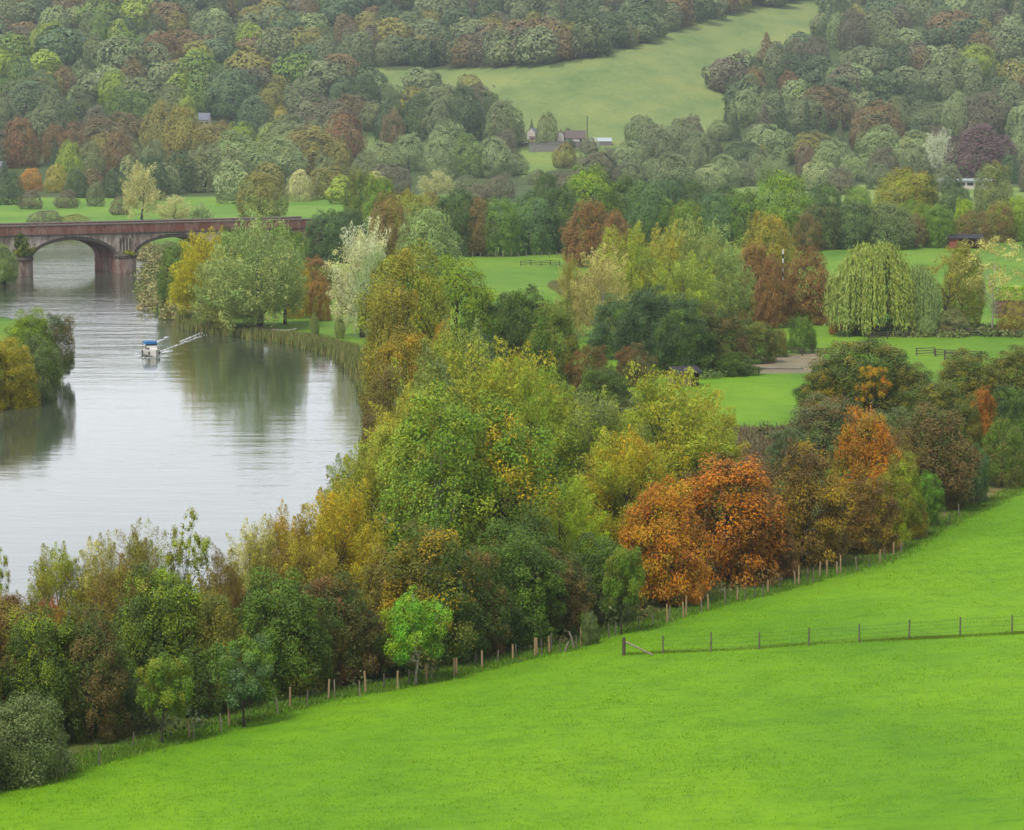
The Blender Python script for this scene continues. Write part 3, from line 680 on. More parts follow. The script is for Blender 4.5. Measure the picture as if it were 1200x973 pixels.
# ------------------------------------------------------------------ the wooded hills
HILL = [
 ('round', 232, 168, 141, 26, 'olv', 'mid'), ('shrub', 634, 174, 159, 20, 'gry', 'dkb'), ('shrub', 668, 174, 161, 14, 'dkb', 'gry'), ('round', 690, 178, 160, 22, 'gry', 'mauve'), ('round', 1112, 228, 205, 22, 'dkb', 'gry'),
 ('round', 25, 196, 136, 48, 'rust', 'red'), ('round', 68, 190, 146, 42, 'rust', 'brn'), ('round', 88, 178, 140, 30, 'brn', 'red'), ('conifer', 65, 202, 160, 22, 'dkb', 'blu'), ('conifer', 79, 204, 163, 18, 'dkb', 'dk'),
 ('round', 108, 216, 165, 36, 'gry', 'olv'), ('round', 140, 214, 151, 42, 'brn', 'rust'), ('round', 186, 196, 118, 46, 'olv', 'brn'), ('round', 213, 200, 122, 54, 'olv', 'gold'), ('round', 262, 172, 140, 30, 'brn', 'rust'),
 ('round', 328, 162, 124, 27, 'yel', 'olv'), ('round', 401, 190, 131, 58, 'rust', 'red'), ('round', 368, 168, 135, 34, 'mauve', 'rust'), ('shrub', 36, 224, 196, 32, 'org', 'gold'), ('shrub', 66, 226, 192, 32, 'yel', 'gold'),
 ('willow', 166, 259, 188, 48, 'pale', 'yel'), ('round', 306, 256, 199, 64, 'olv', 'mid'), ('round', 352, 236, 198, 34, 'pale', 'sage'), ('shrub', 36, 245, 222, 32, 'mauve', 'brn'), ('shrub', 78, 244, 222, 32, 'mauve', 'brn'),
 ('shrub', 112, 242, 212, 24, 'gry', 'dkb'), ('shrub', 54, 264, 245, 44, 'mauve', 'gry'), ('shrub', 88, 264, 250, 40, 'olv', 'gry'), ('willow', 204, 262, 228, 44, 'pale', 'wil'), ('willow', 236, 262, 238, 34, 'sage', 'wil'),
 ('shrub', 140, 252, 228, 26, 'mauve', 'brn'), ('round', 278, 218, 153, 80, 'sage', 'mid'), ('round', 332, 215, 160, 60, 'sage', 'gry'), ('round', 240, 225, 168, 60, 'gry', 'olv'), ('conifer', 5, 212, 186, 20, 'dkb', 'blu'),
 ('round', 135, 232, 196, 30, 'dkb', 'blu'), ('round', 195, 228, 190, 40, 'gry', 'sage'), ('round', 10, 240, 200, 40, 'dkb', 'blu'), ('round', 90, 232, 196, 30, 'dkb', 'gry'), ('round', 270, 140, 78, 70, 'blu', 'mid'),
 ('round', 190, 80, 35, 56, 'rust', 'mauve'), ('round', 60, 60, 25, 50, 'ylg', 'olv'), ('round', 45, 74, 35, 30, 'ylg', 'sage'), ('round', 115, 104, 82, 26, 'org', 'brn'), ('round', 135, 125, 82, 46, 'ylg', 'mid'),
 # central foot of the hill
 ('round', 428, 135, 85, 46, 'dkb', 'gry'), ('round', 458, 168, 113, 44, 'dkb', 'blu'), ('round', 400, 130, 92, 34, 'blu', 'gry'), ('round', 490, 168, 108, 46, 'dkb', 'mid'), ('round', 468, 150, 116, 20, 'yel', 'gold'),
 ('round', 515, 170, 110, 46, 'gry', 'dkb'), ('round', 545, 168, 98, 48, 'dkb', 'blu'), ('round', 560, 140, 97, 40, 'mauve', 'dkb'), ('round', 590, 172, 116, 52, 'gry', 'mid'), ('conifer', 623, 162, 139, 9, 'dkb', 'dk'), ('round', 641, 172, 131, 28, 'gry', 'olv'),
 ('round', 574, 150, 108, 36, 'dkb', 'gry'), ('round', 665, 166, 150, 14, 'dkb', 'gry'), ('round', 455, 128, 97, 26, 'gry', 'mid'),
 ('round', 450, 205, 165, 50, 'sage', 'olv'), ('round', 480, 200, 155, 48, 'sage', 'mid'), ('round', 515, 212, 160, 44, 'sage', 'gry'), ('round', 550, 208, 156, 48, 'mid', 'sage'), ('round', 580, 208, 160, 48, 'sage', 'gry'), ('round', 605, 205, 178, 30, 'gry', 'sage'),
 ('round', 430, 215, 175, 40, 'gry', 'olv'), ('willow', 512, 232, 198, 46, 'pale', 'sage'), ('shrub', 585, 232, 204, 42, 'mauve', 'gry'), ('shrub', 562, 236, 215, 36, 'mauve', 'brn'), ('shrub', 545, 225, 205, 36, 'gry', 'mauve'),
 ('round', 440, 240, 200, 40, 'pale', 'mid'), ('willow', 420, 236, 205, 30, 'sage', 'pale'),
 ('round', 735, 205, 165, 50, 'sage', 'mauve'), ('round', 700, 225, 172, 60, 'mauve', 'gry'), ('round', 660, 232, 200, 50, 'mauve', 'gry'), ('round', 752, 172, 134, 46, 'gry', 'mid'), ('round', 770, 200, 145, 52, 'gry', 'mauve'),
 ('round', 795, 190, 138, 46, 'gry', 'mauve'), ('round', 790, 230, 178, 60, 'gry', 'sage'), ('round', 815, 200, 150, 46, 'gry', 'blu'), ('willow', 765, 222, 186, 36, 'sage', 'slv'), ('shrub', 697, 175, 160, 12, 'slv', 'sage'), ('round', 735, 222, 190, 50, 'gry', 'mauve'),
 # right hill
 ('conifer', 850, 160, 128, 14, 'dkb', 'cop'), ('conifer', 862, 165, 130, 16, 'dkb', 'mauve'), ('conifer', 895, 165, 120, 26, 'mauve', 'dkb'), ('conifer', 915, 178, 112, 34, 'dkb', 'mauve'), ('conifer', 945, 170, 116, 24, 'dkb', 'gry'), ('conifer', 965, 175, 130, 24, 'dkb', 'blu'),
 ('conifer', 984, 172, 141, 18, 'gry', 'blu'), ('conifer', 1000, 170, 136, 22, 'blu', 'dkb'), ('conifer', 1020, 158, 108, 34, 'blu', 'dkb'), ('conifer', 1035, 162, 115, 28, 'blu', 'dkb'), ('conifer', 1072, 172, 138, 26, 'blu', 'dkb'),
 ('conifer', 918, 202, 172, 18, 'sage', 'ylg'), ('round', 943, 208, 167, 26, 'mauve', 'red'), ('round', 1146, 214, 146, 78, 'cop', 'mauve'), ('round', 1175, 212, 158, 40, 'cop', 'mauve'), ('willow', 1100, 204, 151, 36, 'slv', 'sage'),
 ('round', 1142, 92, 51, 56, 'ylg', 'sage'), ('round', 943, 122, 95, 38, 'ylg', 'sage'), ('round', 897, 148, 106, 50, 'gry', 'sage'), ('round', 862, 122, 90, 28, 'dkb', 'mauve'), ('round', 885, 100, 66, 26, 'dkb', 'mauve'),
 ('round', 910, 82, 48, 30, 'mauve', 'dkb'), ('round', 935, 75, 44, 30, 'mauve', 'gry'), ('round', 885, 118, 78, 30, 'brn', 'gold'), ('round', 955, 78, 42, 34, 'mauve', 'dkb'), ('round', 985, 45, -5, 34, 'dkb', 'mauve'), ('round', 1000, 60, 10, 40, 'mauve', 'dkb'),
 ('round', 980, 110, 76, 34, 'sage', 'mid'), ('round', 925, 112, 82, 28, 'rust', 'mauve'), ('round', 1030, 190, 146, 60, 'sage', 'mid'), ('round', 975, 200, 162, 50, 'sage', 'gry'), ('round', 1005, 212, 180, 50, 'sage', 'ylg'), ('round', 1035, 214, 170, 40, 'mauve', 'gry'),
 ('round', 890, 215, 172, 44, 'gry', 'blu'), ('round', 870, 218, 186, 40, 'gry', 'mauve'), ('willow', 905, 222, 184, 44, 'sage', 'pale'), ('round', 960, 224, 182, 44, 'sage', 'pale'), ('round', 1070, 214, 168, 44, 'gry', 'sage'), ('round', 850, 220, 180, 44, 'sage', 'gry'),
 ('round', 830, 225, 192, 44, 'sage', 'pale'), ('round', 1195, 205, 150, 30, 'sage', 'gry'), ('round', 1110, 225, 190, 40, 'gry', 'mauve'), ('round', 1215, 225, 165, 50, 'mauve', 'gry'), ('round', 985, 228, 195, 40, 'mauve', 'sage'), ('round', 1030, 222, 190, 36, 'gry', 'blu'),
 ('round', 1110, 145, 118, 50, 'sage', 'mid'), ('round', 1165, 150, 112, 40, 'sage', 'ylg'), ('round', 1080, 130, 96, 50, 'dkb', 'mauve'),
]
ABOVE = 'on the far wooded hill'
from collections import Counter
unq = Counter((t[0], t[5]) for t in HILL)
for (kind, x, b, tp, w, c1, c2) in sorted(HILL, key=lambda t: -t[1]):
    hh = b - tp
    where = 'at the hill foot' if b > 190 else ('halfway up the hill' if b > 120 else 'high on the hill')
    lb = auto_label(kind, x, b, tp, w, c1, c2, where)
    o = plant(kind, x, b, tp, w, G[c1], G[c2], lb, 'bush' if kind == 'shrub' else 'tree', group='trees of the far wooded hill', lod='f', nvar=4)
    if len(lb.split()) < 11: o['tagname'] = lb

# filler: the rest of the hill wood; the lowest, largest ones as trees of their own, all others as one mass
PAL_L = ['olv', 'gry', 'brn', 'mid', 'dkb', 'mauve', 'sage', 'blu', 'ylg', 'gry', 'brn', 'gry', 'blu', 'olv']
PAL_R = ['gry', 'mauve', 'dkb', 'sage', 'brn', 'gry', 'mauve', 'dkb', 'gry', 'blu', 'mauve', 'sage', 'dkb', 'olv']
PAL_T = ['brn', 'gry', 'dkb', 'olv', 'mauve', 'gry', 'dkb']
cand = []
rg = np.random.default_rng(21)
row = 0; yb = 232.0
while yb > -58:
    s = 1.0 if yb > 150 else (.86 if yb > 80 else .72)
    x = -75 + (row % 2) * 14 * s
    while x < 1280:
        px = x + rg.uniform(-11, 11); py = yb + rg.uniform(-8, 8)
        cand.append((px, py, s)); x += 35 * s
    yb -= 20 * s; row += 1
def blocked(px, py):
    for P in (HILLFIELD, LOWFIELD, SMALLF, STRIP, STRIPR, [(612, 140), (722, 140), (722, 186), (612, 196)]):
        if inpoly(px, py, P): return True
    return False
cand += [(x + rg.uniform(-6, 6), rg.uniform(226, 240), .9) for x in range(-60, 420, 21)]
HB = np.array(HILLFIELD, float); ctr = HB.mean(0)
for i_ in range(len(HB)):
    a_, b_ = HB[i_], HB[(i_ + 1) % len(HB)]; L_ = np.linalg.norm(b_ - a_); nrm = np.array([(b_ - a_)[1], -(b_ - a_)[0]]) / L_
    for f_ in np.arange(0, L_, 15):
        q_ = a_ + (b_ - a_) * f_ / L_ + rg.uniform(-3, 3, 2)
        o_ = q_ + nrm * 5
        if inpoly(*o_, HILLFIELD): o_ = q_ - nrm * 5
        if 80 > o_[1] or o_[0] > 830: cand.append((o_[0], o_[1], .8))
mass = []; ind = []
for px, py, s in cand:
    if py > 224 and px > 700: continue
    if blocked(px, py) and not (py > 224 and px < 420 and py < 239): continue
    w0 = 50 * s * rg.choice([.7, .9, 1.1, 1.5]) * rg.uniform(.9, 1.1)
    # trees standing on the near side of the hill field must not hide it
    hpx = 46 * s * rg.uniform(.7, 1.3)
    if 425 < px < 985 and blocked(px, py - hpx * .6) and not blocked(px, py - 3): 
        if rg.random() < .9: hpx *= .55; w0 = min(w0, hpx * 1.25)
    w = min(w0, hpx * 1.6)
    if px < 420: pal = PAL_L
    elif px > 830: pal = PAL_R
    else: pal = PAL_T if py < 90 else PAL_R
    c1, c2 = rg.choice(pal), rg.choice(pal)
    near = any(abs(px - t[1]) < t[4] * .4 and abs(py - t[2]) < 10 for t in HILL)
    if near: continue
    if rg.random() < .45 and 'mauve' in (c1, c2): c1, c2 = 'gry', 'olv'
    kind = 'conifer' if (rg.random() < .05 and px > 820) else 'round'
    if kind == 'conifer': w *= .6
    (ind if (py > 104 and len(ind) < 95) else mass).append((kind, px, py, py - hpx, w, str(c1), str(c2)))
for (kind, x, b, tp, w, c1, c2) in ind:
    where = 'at the hill foot' if b > 190 else ('halfway up the hill' if b > 120 else 'high on the hill')
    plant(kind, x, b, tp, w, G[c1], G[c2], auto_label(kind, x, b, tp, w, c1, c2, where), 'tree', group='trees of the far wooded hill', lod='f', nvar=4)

PP, NN, AA, LV, TC, SZ = [], [], [], [], [], []
for k, (kind, x, b, tp, w, c1, c2) in enumerate(mass):
    p = march(x, b); s = F / p[1]; h = (b - tp) / s; ww = w / s
    r2 = np.random.default_rng(1000 + k)
    n = 2000
    P, N, A, lv, C = crown_points('round' if kind == 'round' else 'conifer', ww, h, n, r2, z0=-.1, K=60, far=.9)
    keep = np.ones(len(P), bool)
    PP.append(P + p); NN.append(N); AA.append(rdir(len(P), r2)); LV.append(lv)
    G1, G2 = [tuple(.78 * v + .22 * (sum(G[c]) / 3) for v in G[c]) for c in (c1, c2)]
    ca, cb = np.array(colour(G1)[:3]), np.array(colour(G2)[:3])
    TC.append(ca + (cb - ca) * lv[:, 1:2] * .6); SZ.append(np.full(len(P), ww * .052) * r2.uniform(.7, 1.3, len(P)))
me = leaf_mesh('woodland', np.concatenate(PP), np.concatenate(NN), np.concatenate(SZ), .85, np.concatenate(AA), np.concatenate(LV), LEAFM, tri=True, extra=np.concatenate(TC))
tag(link('woodland', me), 'mixed autumn woodland covering the upper slopes of the far hills', 'woodland', kind='stuff')

for t in LIST:
    if 'tagname' in t[5]: del t[5]['tagname']
print('DUPES', [(k, v) for k, v in used.items() if v > 1], max(len(k.split()) for k in used))
print('TALL', [k for k in used if len(k.split()) > 16])
HAZE=0.00012; HCOL=(.42,.48,.54,1); SKY=.12; SUN=2.8; SUNAZ=215; EXPO=0.75; CLOUD=7.0
# ------------------------------------------------------------------ ground
def ground_material():
    m, nt, out = new_mat('ground'); g = NG(nt)
    z = g.n('ShaderNodeAttribute', attribute_name='zone').outputs['Color']
    n1 = g.noise(.035, 4, .6, stretch=(1, .5, 1)); n2 = g.noise(.35, 5, .65); n3 = g.noise(2.6, 6, .75, stretch=(1, .6, 1))
    a = g.ramp(n1, [(.32, (.60, .74, .62)), (.5, (.95, .97, .9)), (.68, (1.25, 1.12, 1.0))])
    b = g.ramp(n2, [(.3, (.80, .84, .72)), (.5, (1, 1, 1)), (.72, (1.14, 1.1, 1.1))])
    c = g.ramp(n3, [(.28, (.66, .74, .6)), (.42, (.9, .93, .9)), (.6, (1.06, 1.04, 1.0)), (.8, (1.3, 1.2, 1.2))])
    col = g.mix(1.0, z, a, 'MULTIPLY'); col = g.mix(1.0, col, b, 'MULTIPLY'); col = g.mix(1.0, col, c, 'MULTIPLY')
    n5 = g.noise(.9, 4, .6, stretch=(.45, 1, 1)); col = g.mix(1.0, col, g.ramp(n5, [(.33, (.76, .84, .74)), (.43, (1, 1, 1))]), 'MULTIPLY')
    n4 = g.noise(8, 3, .7)
    h = g.math('ADD', g.math('MULTIPLY', n3, .5), g.math('MULTIPLY', n4, .25))
    bp = g.n('ShaderNodeBump', i={'Height': h, 'Distance': .25, 'Strength': .55})
    bs = g.n('ShaderNodeBsdfPrincipled', i={'Base Color': col, 'Roughness': .85, 'Specular IOR Level': .15, 'Normal': bp})
    nt.links.new(bs.outputs[0], out.inputs[0]); return m
GROUND = ground_material()
xs = np.unique(np.concatenate([np.arange(-130, 131, 1.6), np.arange(-420, 421, 8), np.linspace(-2600, 2600, 60)]))
ys = np.unique(np.concatenate([np.linspace(-900, 60, 28), np.arange(60, 150, 4), np.arange(150, 470, 1.3), np.arange(470, 860, 2.4), np.arange(860, 2300, 9), np.linspace(2300, 4200, 30)]))
X, Y = np.meshgrid(xs, ys); Z = height(X, Y)
px, py = project(X, Y, Z); sd = poly_sd(X, Y, RIV); fs = poly_sd(X, Y, FEN, False)
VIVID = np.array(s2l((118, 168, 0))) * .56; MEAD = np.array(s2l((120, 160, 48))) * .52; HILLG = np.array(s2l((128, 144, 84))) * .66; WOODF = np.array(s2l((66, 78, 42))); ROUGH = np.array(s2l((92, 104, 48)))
Zc = np.tile(WOODF, X.shape + (1,)).reshape(*X.shape, 3)
def paint(mask, c): 
    mask = np.clip(mask, 0, 1)[..., None]; Zc[:] = Zc * (1 - mask) + c * mask
front = Y < 700
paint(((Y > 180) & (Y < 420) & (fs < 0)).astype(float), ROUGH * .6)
paint(((Y > 180) & (Y < 1085) & (sd < -3) & ~((fs < 0) & (Y < 420))).astype(float), MEAD * .95)
def pz(P): return (inpoly(px, py, P) & (Y > 150)).astype(float)
# named clearings
PADD = [(815, 440), (925, 434), (960, 455), (930, 505), (940, 540), (880, 560), (815, 520)]
paint(pz([(600, 300), (1400, 300), (1400, 540), (940, 560), (820, 520), (560, 330)]), MEAD * [.95, 1, .7])
paint(pz(PADD), np.array(s2l((128, 174, 30))) * .5)
paint(pz([(868, 418), (965, 414), (965, 437), (850, 438)]), np.array(s2l((128, 112, 98))))
paint(pz([(420, 296), (700, 296), (700, 345), (560, 345)]), MEAD)
paint(pz([(1165, 340), (1300, 338), (1300, 392), (1165, 372)]), np.array(s2l((92, 54, 46))) * .6)
paint(pz([(-200, 262), (170, 262), (560, 262), (560, 228), (140, 232), (-200, 232)]), MEAD * [1.1, 1.1, 1.5])
paint(pz(HILLFIELD) * (Y > 1200), HILLG); paint(pz(LOWFIELD) * (Y > 1000), HILLG * [.95, 1.05, .8]); paint(pz(SMALLF), HILLG); paint(pz(STRIPR), HILLG * [1.05, 1.1, .9])
paint((sstep(fs, -1.2, .8) * (Y < 640)), VIVID * [.8, .82, 1.0]); paint(sstep(fs, 1.5, 7) * (Y < 640), VIVID)
paint(((Y < 150) & (fs > 0)).astype(float), VIVID)
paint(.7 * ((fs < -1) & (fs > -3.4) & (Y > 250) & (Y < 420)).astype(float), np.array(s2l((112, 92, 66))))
CROSS = np.array([march(x, y)[:2] for x, y in [(735, 767), (850, 762), (960, 754), (1065, 749), (1125, 746), (1200, 742), (1330, 735)]])
cdist = np.abs(poly_sd(X, Y, CROSS, False))
paint((1 - sstep(cdist, .2, 1.0)) * (.25 + .2 * vnoise(X / 3, Y, 8)), VIVID * [.55, .6, .6])
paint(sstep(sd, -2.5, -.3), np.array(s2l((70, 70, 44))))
nx = len(xs); idx = np.arange(X.size).reshape(X.shape)
Fq = np.stack([idx[:-1, :-1], idx[:-1, 1:], idx[1:, 1:], idx[1:, :-1]], -1)
yc = (Y[:-1, :-1] + Y[1:, 1:]) / 2; fc = fs[:-1, :-1]; sdc = sd[:-1, :-1]
V = np.c_[X.ravel(), Y.ravel(), Z.ravel()]; zc_ = Zc.reshape(-1, 3)
def piece(name, mask):
    Fm = Fq[mask].reshape(-1, 4); u, inv = np.unique(Fm, return_inverse=True)
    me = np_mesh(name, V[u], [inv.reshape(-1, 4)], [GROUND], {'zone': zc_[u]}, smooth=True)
    return tag(link(name, me), kind='structure')
mf = ((fc > 0) & (yc < 640)) | (yc < 150); mh = (yc > 1290) & ~mf; mr = (sdc > -2) & ~mf & ~mh
piece('field', mf); piece('hill', mh); piece('riverbed', mr); piece('meadow', ~mf & ~mh & ~mr)

# ------------------------------------------------------------------ grass tufts on the near field and rough growth along the fence
def tufts(name, pts, hgt, wid, col1, col2, nb, seed, label, mat=LEAFM, cat='grass', lean=.35, thin=1.0):
    rg = np.random.default_rng(seed); n = len(pts)
    P = np.repeat(pts, nb, 0); k = len(P); h = np.repeat(np.broadcast_to(hgt, n), nb) * rg.uniform(.55, 1.15, k)
    P = P + np.c_[rg.normal(size=(k, 2)) * np.repeat(np.broadcast_to(wid, n), nb)[:, None] * .5, np.zeros(k)]
    a = rg.uniform(0, 6.28, k); w = h * .16 * thin
    tip = P + np.c_[rg.normal(size=(k, 2)) * lean * h[:, None], h]
    s = np.c_[np.cos(a) * w, np.sin(a) * w, np.zeros(k)]
    V = np.stack([P - s, P + s, tip], 1).reshape(-1, 3); Fc = np.arange(3 * k).reshape(k, 3)
    m = rg.random((k, 1)); tc = np.array(col1) * (1 - m) + np.array(col2) * m
    lv = np.c_[rg.random(k), m, rg.random(k)]
    me = np_mesh(name, V, [Fc], [mat], {'lv': np.repeat(lv, 3, 0), 'treecol': np.repeat(tc, 3, 0)})
    return tag(link(name, me), label, cat, kind='stuff')
rg = np.random.default_rng(5)
n = 210000; qx = rg.uniform(-60, 75, n); qy = rg.uniform(150, 345, n)
f_ = poly_sd(qx, qy, FEN, False); u_, v_ = project(qx, qy, height(qx, qy))
clump = vnoise(qx / 1.7, qy / 2.2, 31) + vnoise(qx / 6, qy / 8, 32)
ok = (f_ > .5) & (u_ > -60) & (u_ < 1270) & (v_ < 1020) & (clump + rg.normal(size=n) * .6 > -.1)
q = np.c_[qx, qy, height(qx, qy)][ok]
tufts('grass', q, .11, .4, VIVID * [.95, 1.0, 1.2], VIVID * [1.75, 1.5, 1.4], 6, 1, 'short bright green pasture grass of the near field')
n = 26000; t = rg.random(n) * (len(FEN) - 1); i0 = t.astype(int); fr = (t - i0)[:, None]
b = FEN[i0] * (1 - fr) + FEN[np.minimum(i0 + 1, len(FEN) - 1)] * fr; e = unit(FEN[np.minimum(i0 + 1, len(FEN) - 1)] - FEN[i0])
off = rg.normal(size=n) * .9 - .9; b = b + np.c_[e[:, 1], -e[:, 0]] * off[:, None]
q = np.c_[b, height(b[:, 0], b[:, 1])]
tufts('verge_grass', q, rg.uniform(.08, .28, n), .4, VIVID * [.8, .95, .9], np.array(s2l((110, 128, 60))) * .7, 6, 2, 'long rough grass along the fence at the hedge foot')
n = 9000; t = rg.random(n) * (len(CROSS) - 1); i0 = t.astype(int); fr = (t - i0)[:, None]
b = CROSS[i0] * (1 - fr) + CROSS[np.minimum(i0 + 1, len(CROSS) - 1)] * fr + rg.normal(size=(n, 2)) * [0, .2]
q = np.c_[b, height(b[:, 0], b[:, 1])][vnoise(b[:, 0] / 2, b[:, 1], 8) + np.random.default_rng(4).normal(size=n) * .6 > .1]
tufts('fence_line_grass', q, .11, .5, VIVID * [.75, .82, .8], np.array(s2l((110, 120, 50))) * .8, 6, 3, 'darker uncut grass strip under the wire fence crossing the field')

def scatter_leaves(name, pts, sp, hgt, c1, c2, nl, ls, seed, label, cat='undergrowth'):
    """low bramble and nettle growth: leaf clumps over the ground"""
    rg = np.random.default_rng(seed); k = len(pts)
    P = np.repeat(pts, nl, 0); hh = np.repeat(hgt, nl); ss = np.repeat(sp, nl)
    d = rdir(len(P), rg); d[:, 2] = np.abs(d[:, 2]); P = P + d * np.c_[ss, ss, hh] * rg.uniform(.6, 1.1, (len(P), 1))
    N = unit(d + rdir(len(P), rg) * .8); m = np.clip(np.repeat(rg.random(k), nl) + rg.normal(size=len(P)) * .2, 0, 1)[:, None]
    tc = np.array(c1) * (1 - m) + np.array(c2) * m
    lv = np.c_[np.clip(.5 + rg.normal(size=len(P)) * .25, 0, 1), m, rg.random(len(P))]
    me = leaf_mesh(name, P, N, ls * rg.uniform(.7, 1.3, len(P)), .8, None, lv, LEAFM, tri=True, extra=tc)
    return tag(link(name, me), label, cat, kind='stuff')
n = 2600; x = rg.uniform(-75, 75, n); y = rg.uniform(160, 420, n); f_ = poly_sd(x, y, FEN, False); s_ = poly_sd(x, y, RIV)
ok = (f_ < -1.6) & (f_ > -42) & (s_ < -1) & ~((f_ > -4.2) & (y > 255))
q = np.c_[x, y, height(x, y)][ok]; k = len(q)
scatter_leaves('undergrowth', q, rg.uniform(.9, 2.2, k), rg.uniform(.5, 2.0, k), np.array(s2l((54, 72, 36))), np.array(s2l((98, 92, 48))), 110, .26, 4, 'dark brambles and nettles under the belt of trees')
# reeds along the river
RB = np.array([plane_pt(x, y)[:2] for x, y in [(205, 372), (222, 375), (240, 388), (300, 396), (360, 405), (408, 418), (436, 441), (446, 470)]])
n = 9000; t = rg.random(n) ** .9 * (len(RB) - 1); i0 = t.astype(int); fr = (t - i0)[:, None]
b = RB[i0] * (1 - fr) + RB[np.minimum(i0 + 1, len(RB) - 1)] * fr + np.c_[rg.normal(size=n) * 1.0, rg.uniform(-1, 7, n)]
dn = vnoise(b[:, 0] / 3, b[:, 1] / 5, 12); ok = dn > -.55
q = np.c_[b, np.full(n, .05)][ok]
tufts('reeds', q, rg.uniform(.8, 1.7, len(q)) * (1 + .3 * dn[ok]), .9, np.array(s2l((98, 122, 58))) * .8, np.array(s2l((140, 130, 80))) * .8, 12, 6, 'tall green and straw reeds along the river bank', cat='reeds', lean=.12, thin=.42)
n = 900; b = np.c_[rg.uniform(-150, 40, n), rg.uniform(560, 905, n)]; s_ = poly_sd(b[:, 0], b[:, 1], RIV)
BR = RIV[[5, 6, 7, 8, 9, 10, 11]]; t = rg.random(n) * 6; i0 = t.astype(int); fr = (t - i0)[:, None]
b = BR[i0] * (1 - fr) + BR[i0 + 1] * fr + rg.normal(size=(n, 2)) * 2; q = np.c_[b, np.full(n, .3)]
scatter_leaves('bank_growth', q, rg.uniform(1, 2.5, n), rg.uniform(.8, 2.2, n), np.array(s2l((98, 112, 58))), np.array(s2l((140, 128, 84))), 60, .5, 7, 'low green and straw growth on the bank under the bridge')
n = 700; t = rg.random(n); x = -260 + 420 * t
q = np.array([plane_pt(a, 279.5 - rg.random() * 4) for a in (-170 + 330 * t[:400])]); k = len(q)
scatter_leaves('far_bank_growth', q, rg.uniform(1.5, 4, k), rg.uniform(1, 3.2, k), np.array(s2l((96, 108, 60))), np.array(s2l((128, 112, 84))), 60, .8, 8, 'low bushes along the far bank seen through the bridge arches')
# rough olive strip of long grass behind hedges below the paddock and at the middle pasture
def pxscatter(poly, n, seed):
    rg = np.random.default_rng(seed); P = np.array(poly, float); o = []
    while len(o) < n:
        x = rg.uniform(P[:, 0].min(), P[:, 0].max()); y = rg.uniform(P[:, 1].min(), P[:, 1].max())
        if inpoly(np.array([x]), np.array([y]), P)[0]: o.append(march(x, y))
    return np.array(o)
q = pxscatter([(815, 505), (935, 505), (950, 560), (820, 560)], 3000, 9); k = len(q)
tufts('rough_growth', q, np.random.default_rng(1).uniform(.4, 1.1, k), .5, np.array(s2l((104, 108, 58))) * .7, np.array(s2l((142, 118, 98))) * .7, 9, 10, 'pinkish brown and olive rough growth below the mown paddock', thin=.7)
q = pxscatter([(640, 334), (660, 329), (700, 325), (706, 345), (668, 352)], 900, 11); k = len(q)
tufts('dry_grass', q, np.full(k, .8), .6, np.array(s2l((134, 140, 78))) * .6, np.array(s2l((160, 150, 100))) * .6, 9, 12, 'dry straw-coloured long grass at the near edge of the middle pasture', thin=.7)
q = pxscatter([(780, 428), (860, 424), (880, 440), (800, 446)], 120, 13); k = len(q)
scatter_leaves('weeds', q, np.full(k, 1.6), np.full(k, 1.2), np.array(s2l((66, 92, 40))), np.array(s2l((96, 112, 56))), 90, .3, 14, 'dark weeds at the upper edge of the mown paddock')
q = pxscatter([(990, 384), (1210, 386), (1210, 396), (985, 395)], 200, 15); k = len(q)
scatter_leaves('nettles', q, np.full(k, 1.6), np.full(k, 1.1), np.array(s2l((62, 84, 40))), np.array(s2l((110, 116, 62))), 70, .38, 16, 'rank dark weeds along the rail fence under the weeping willow')

# ------------------------------------------------------------------ water
def water_material():
    m, nt, out = new_mat('river_water'); g = NG(nt)
    tc = g.n('ShaderNodeTexCoord')
    patch = g.noise(.010, 3, .5, vec=tc.outputs['Object'], stretch=(1.0, .55, 1))
    # ruffled reach beyond the boat, calm reach in front of it
    sx = g.n('ShaderNodeSeparateXYZ', i={0: tc.outputs['Object']})
    far = g.n('ShaderNodeMapRange', i={0: sx.outputs[1], 1: 455.0, 2: 560.0, 3: 0.25, 4: 1.0})
    pm = g.ramp(patch, [(.42, (.15, .15, .15)), (.6, (1, 1, 1))])
    st = g.math('MULTIPLY', far.outputs[0], g.math('ADD', pm, .25))
    w1 = g.noise(.9, 3, .6, vec=tc.outputs['Object'], stretch=(.6, 1, 1)); w2 = g.noise(.13, 4, .6, vec=tc.outputs['Object'], stretch=(.35, 1, 1))
    h = g.math('ADD', g.math('MULTIPLY', w1, .10), g.math('MULTIPLY', w2, .5))
    bp = g.n('ShaderNodeBump', i={'Height': h, 'Distance': .9, 'Strength': g.math('ADD', g.math('MULTIPLY', st, .8), .02)})
    b = g.n('ShaderNodeBsdfPrincipled', i={'Base Color': (.035, .045, .03), 'Roughness': .06, 'IOR': 1.333, 'Specular IOR Level': .5, 'Normal': bp})
    nt.links.new(b.outputs[0], out.inputs[0]); return m
WATER = water_material()
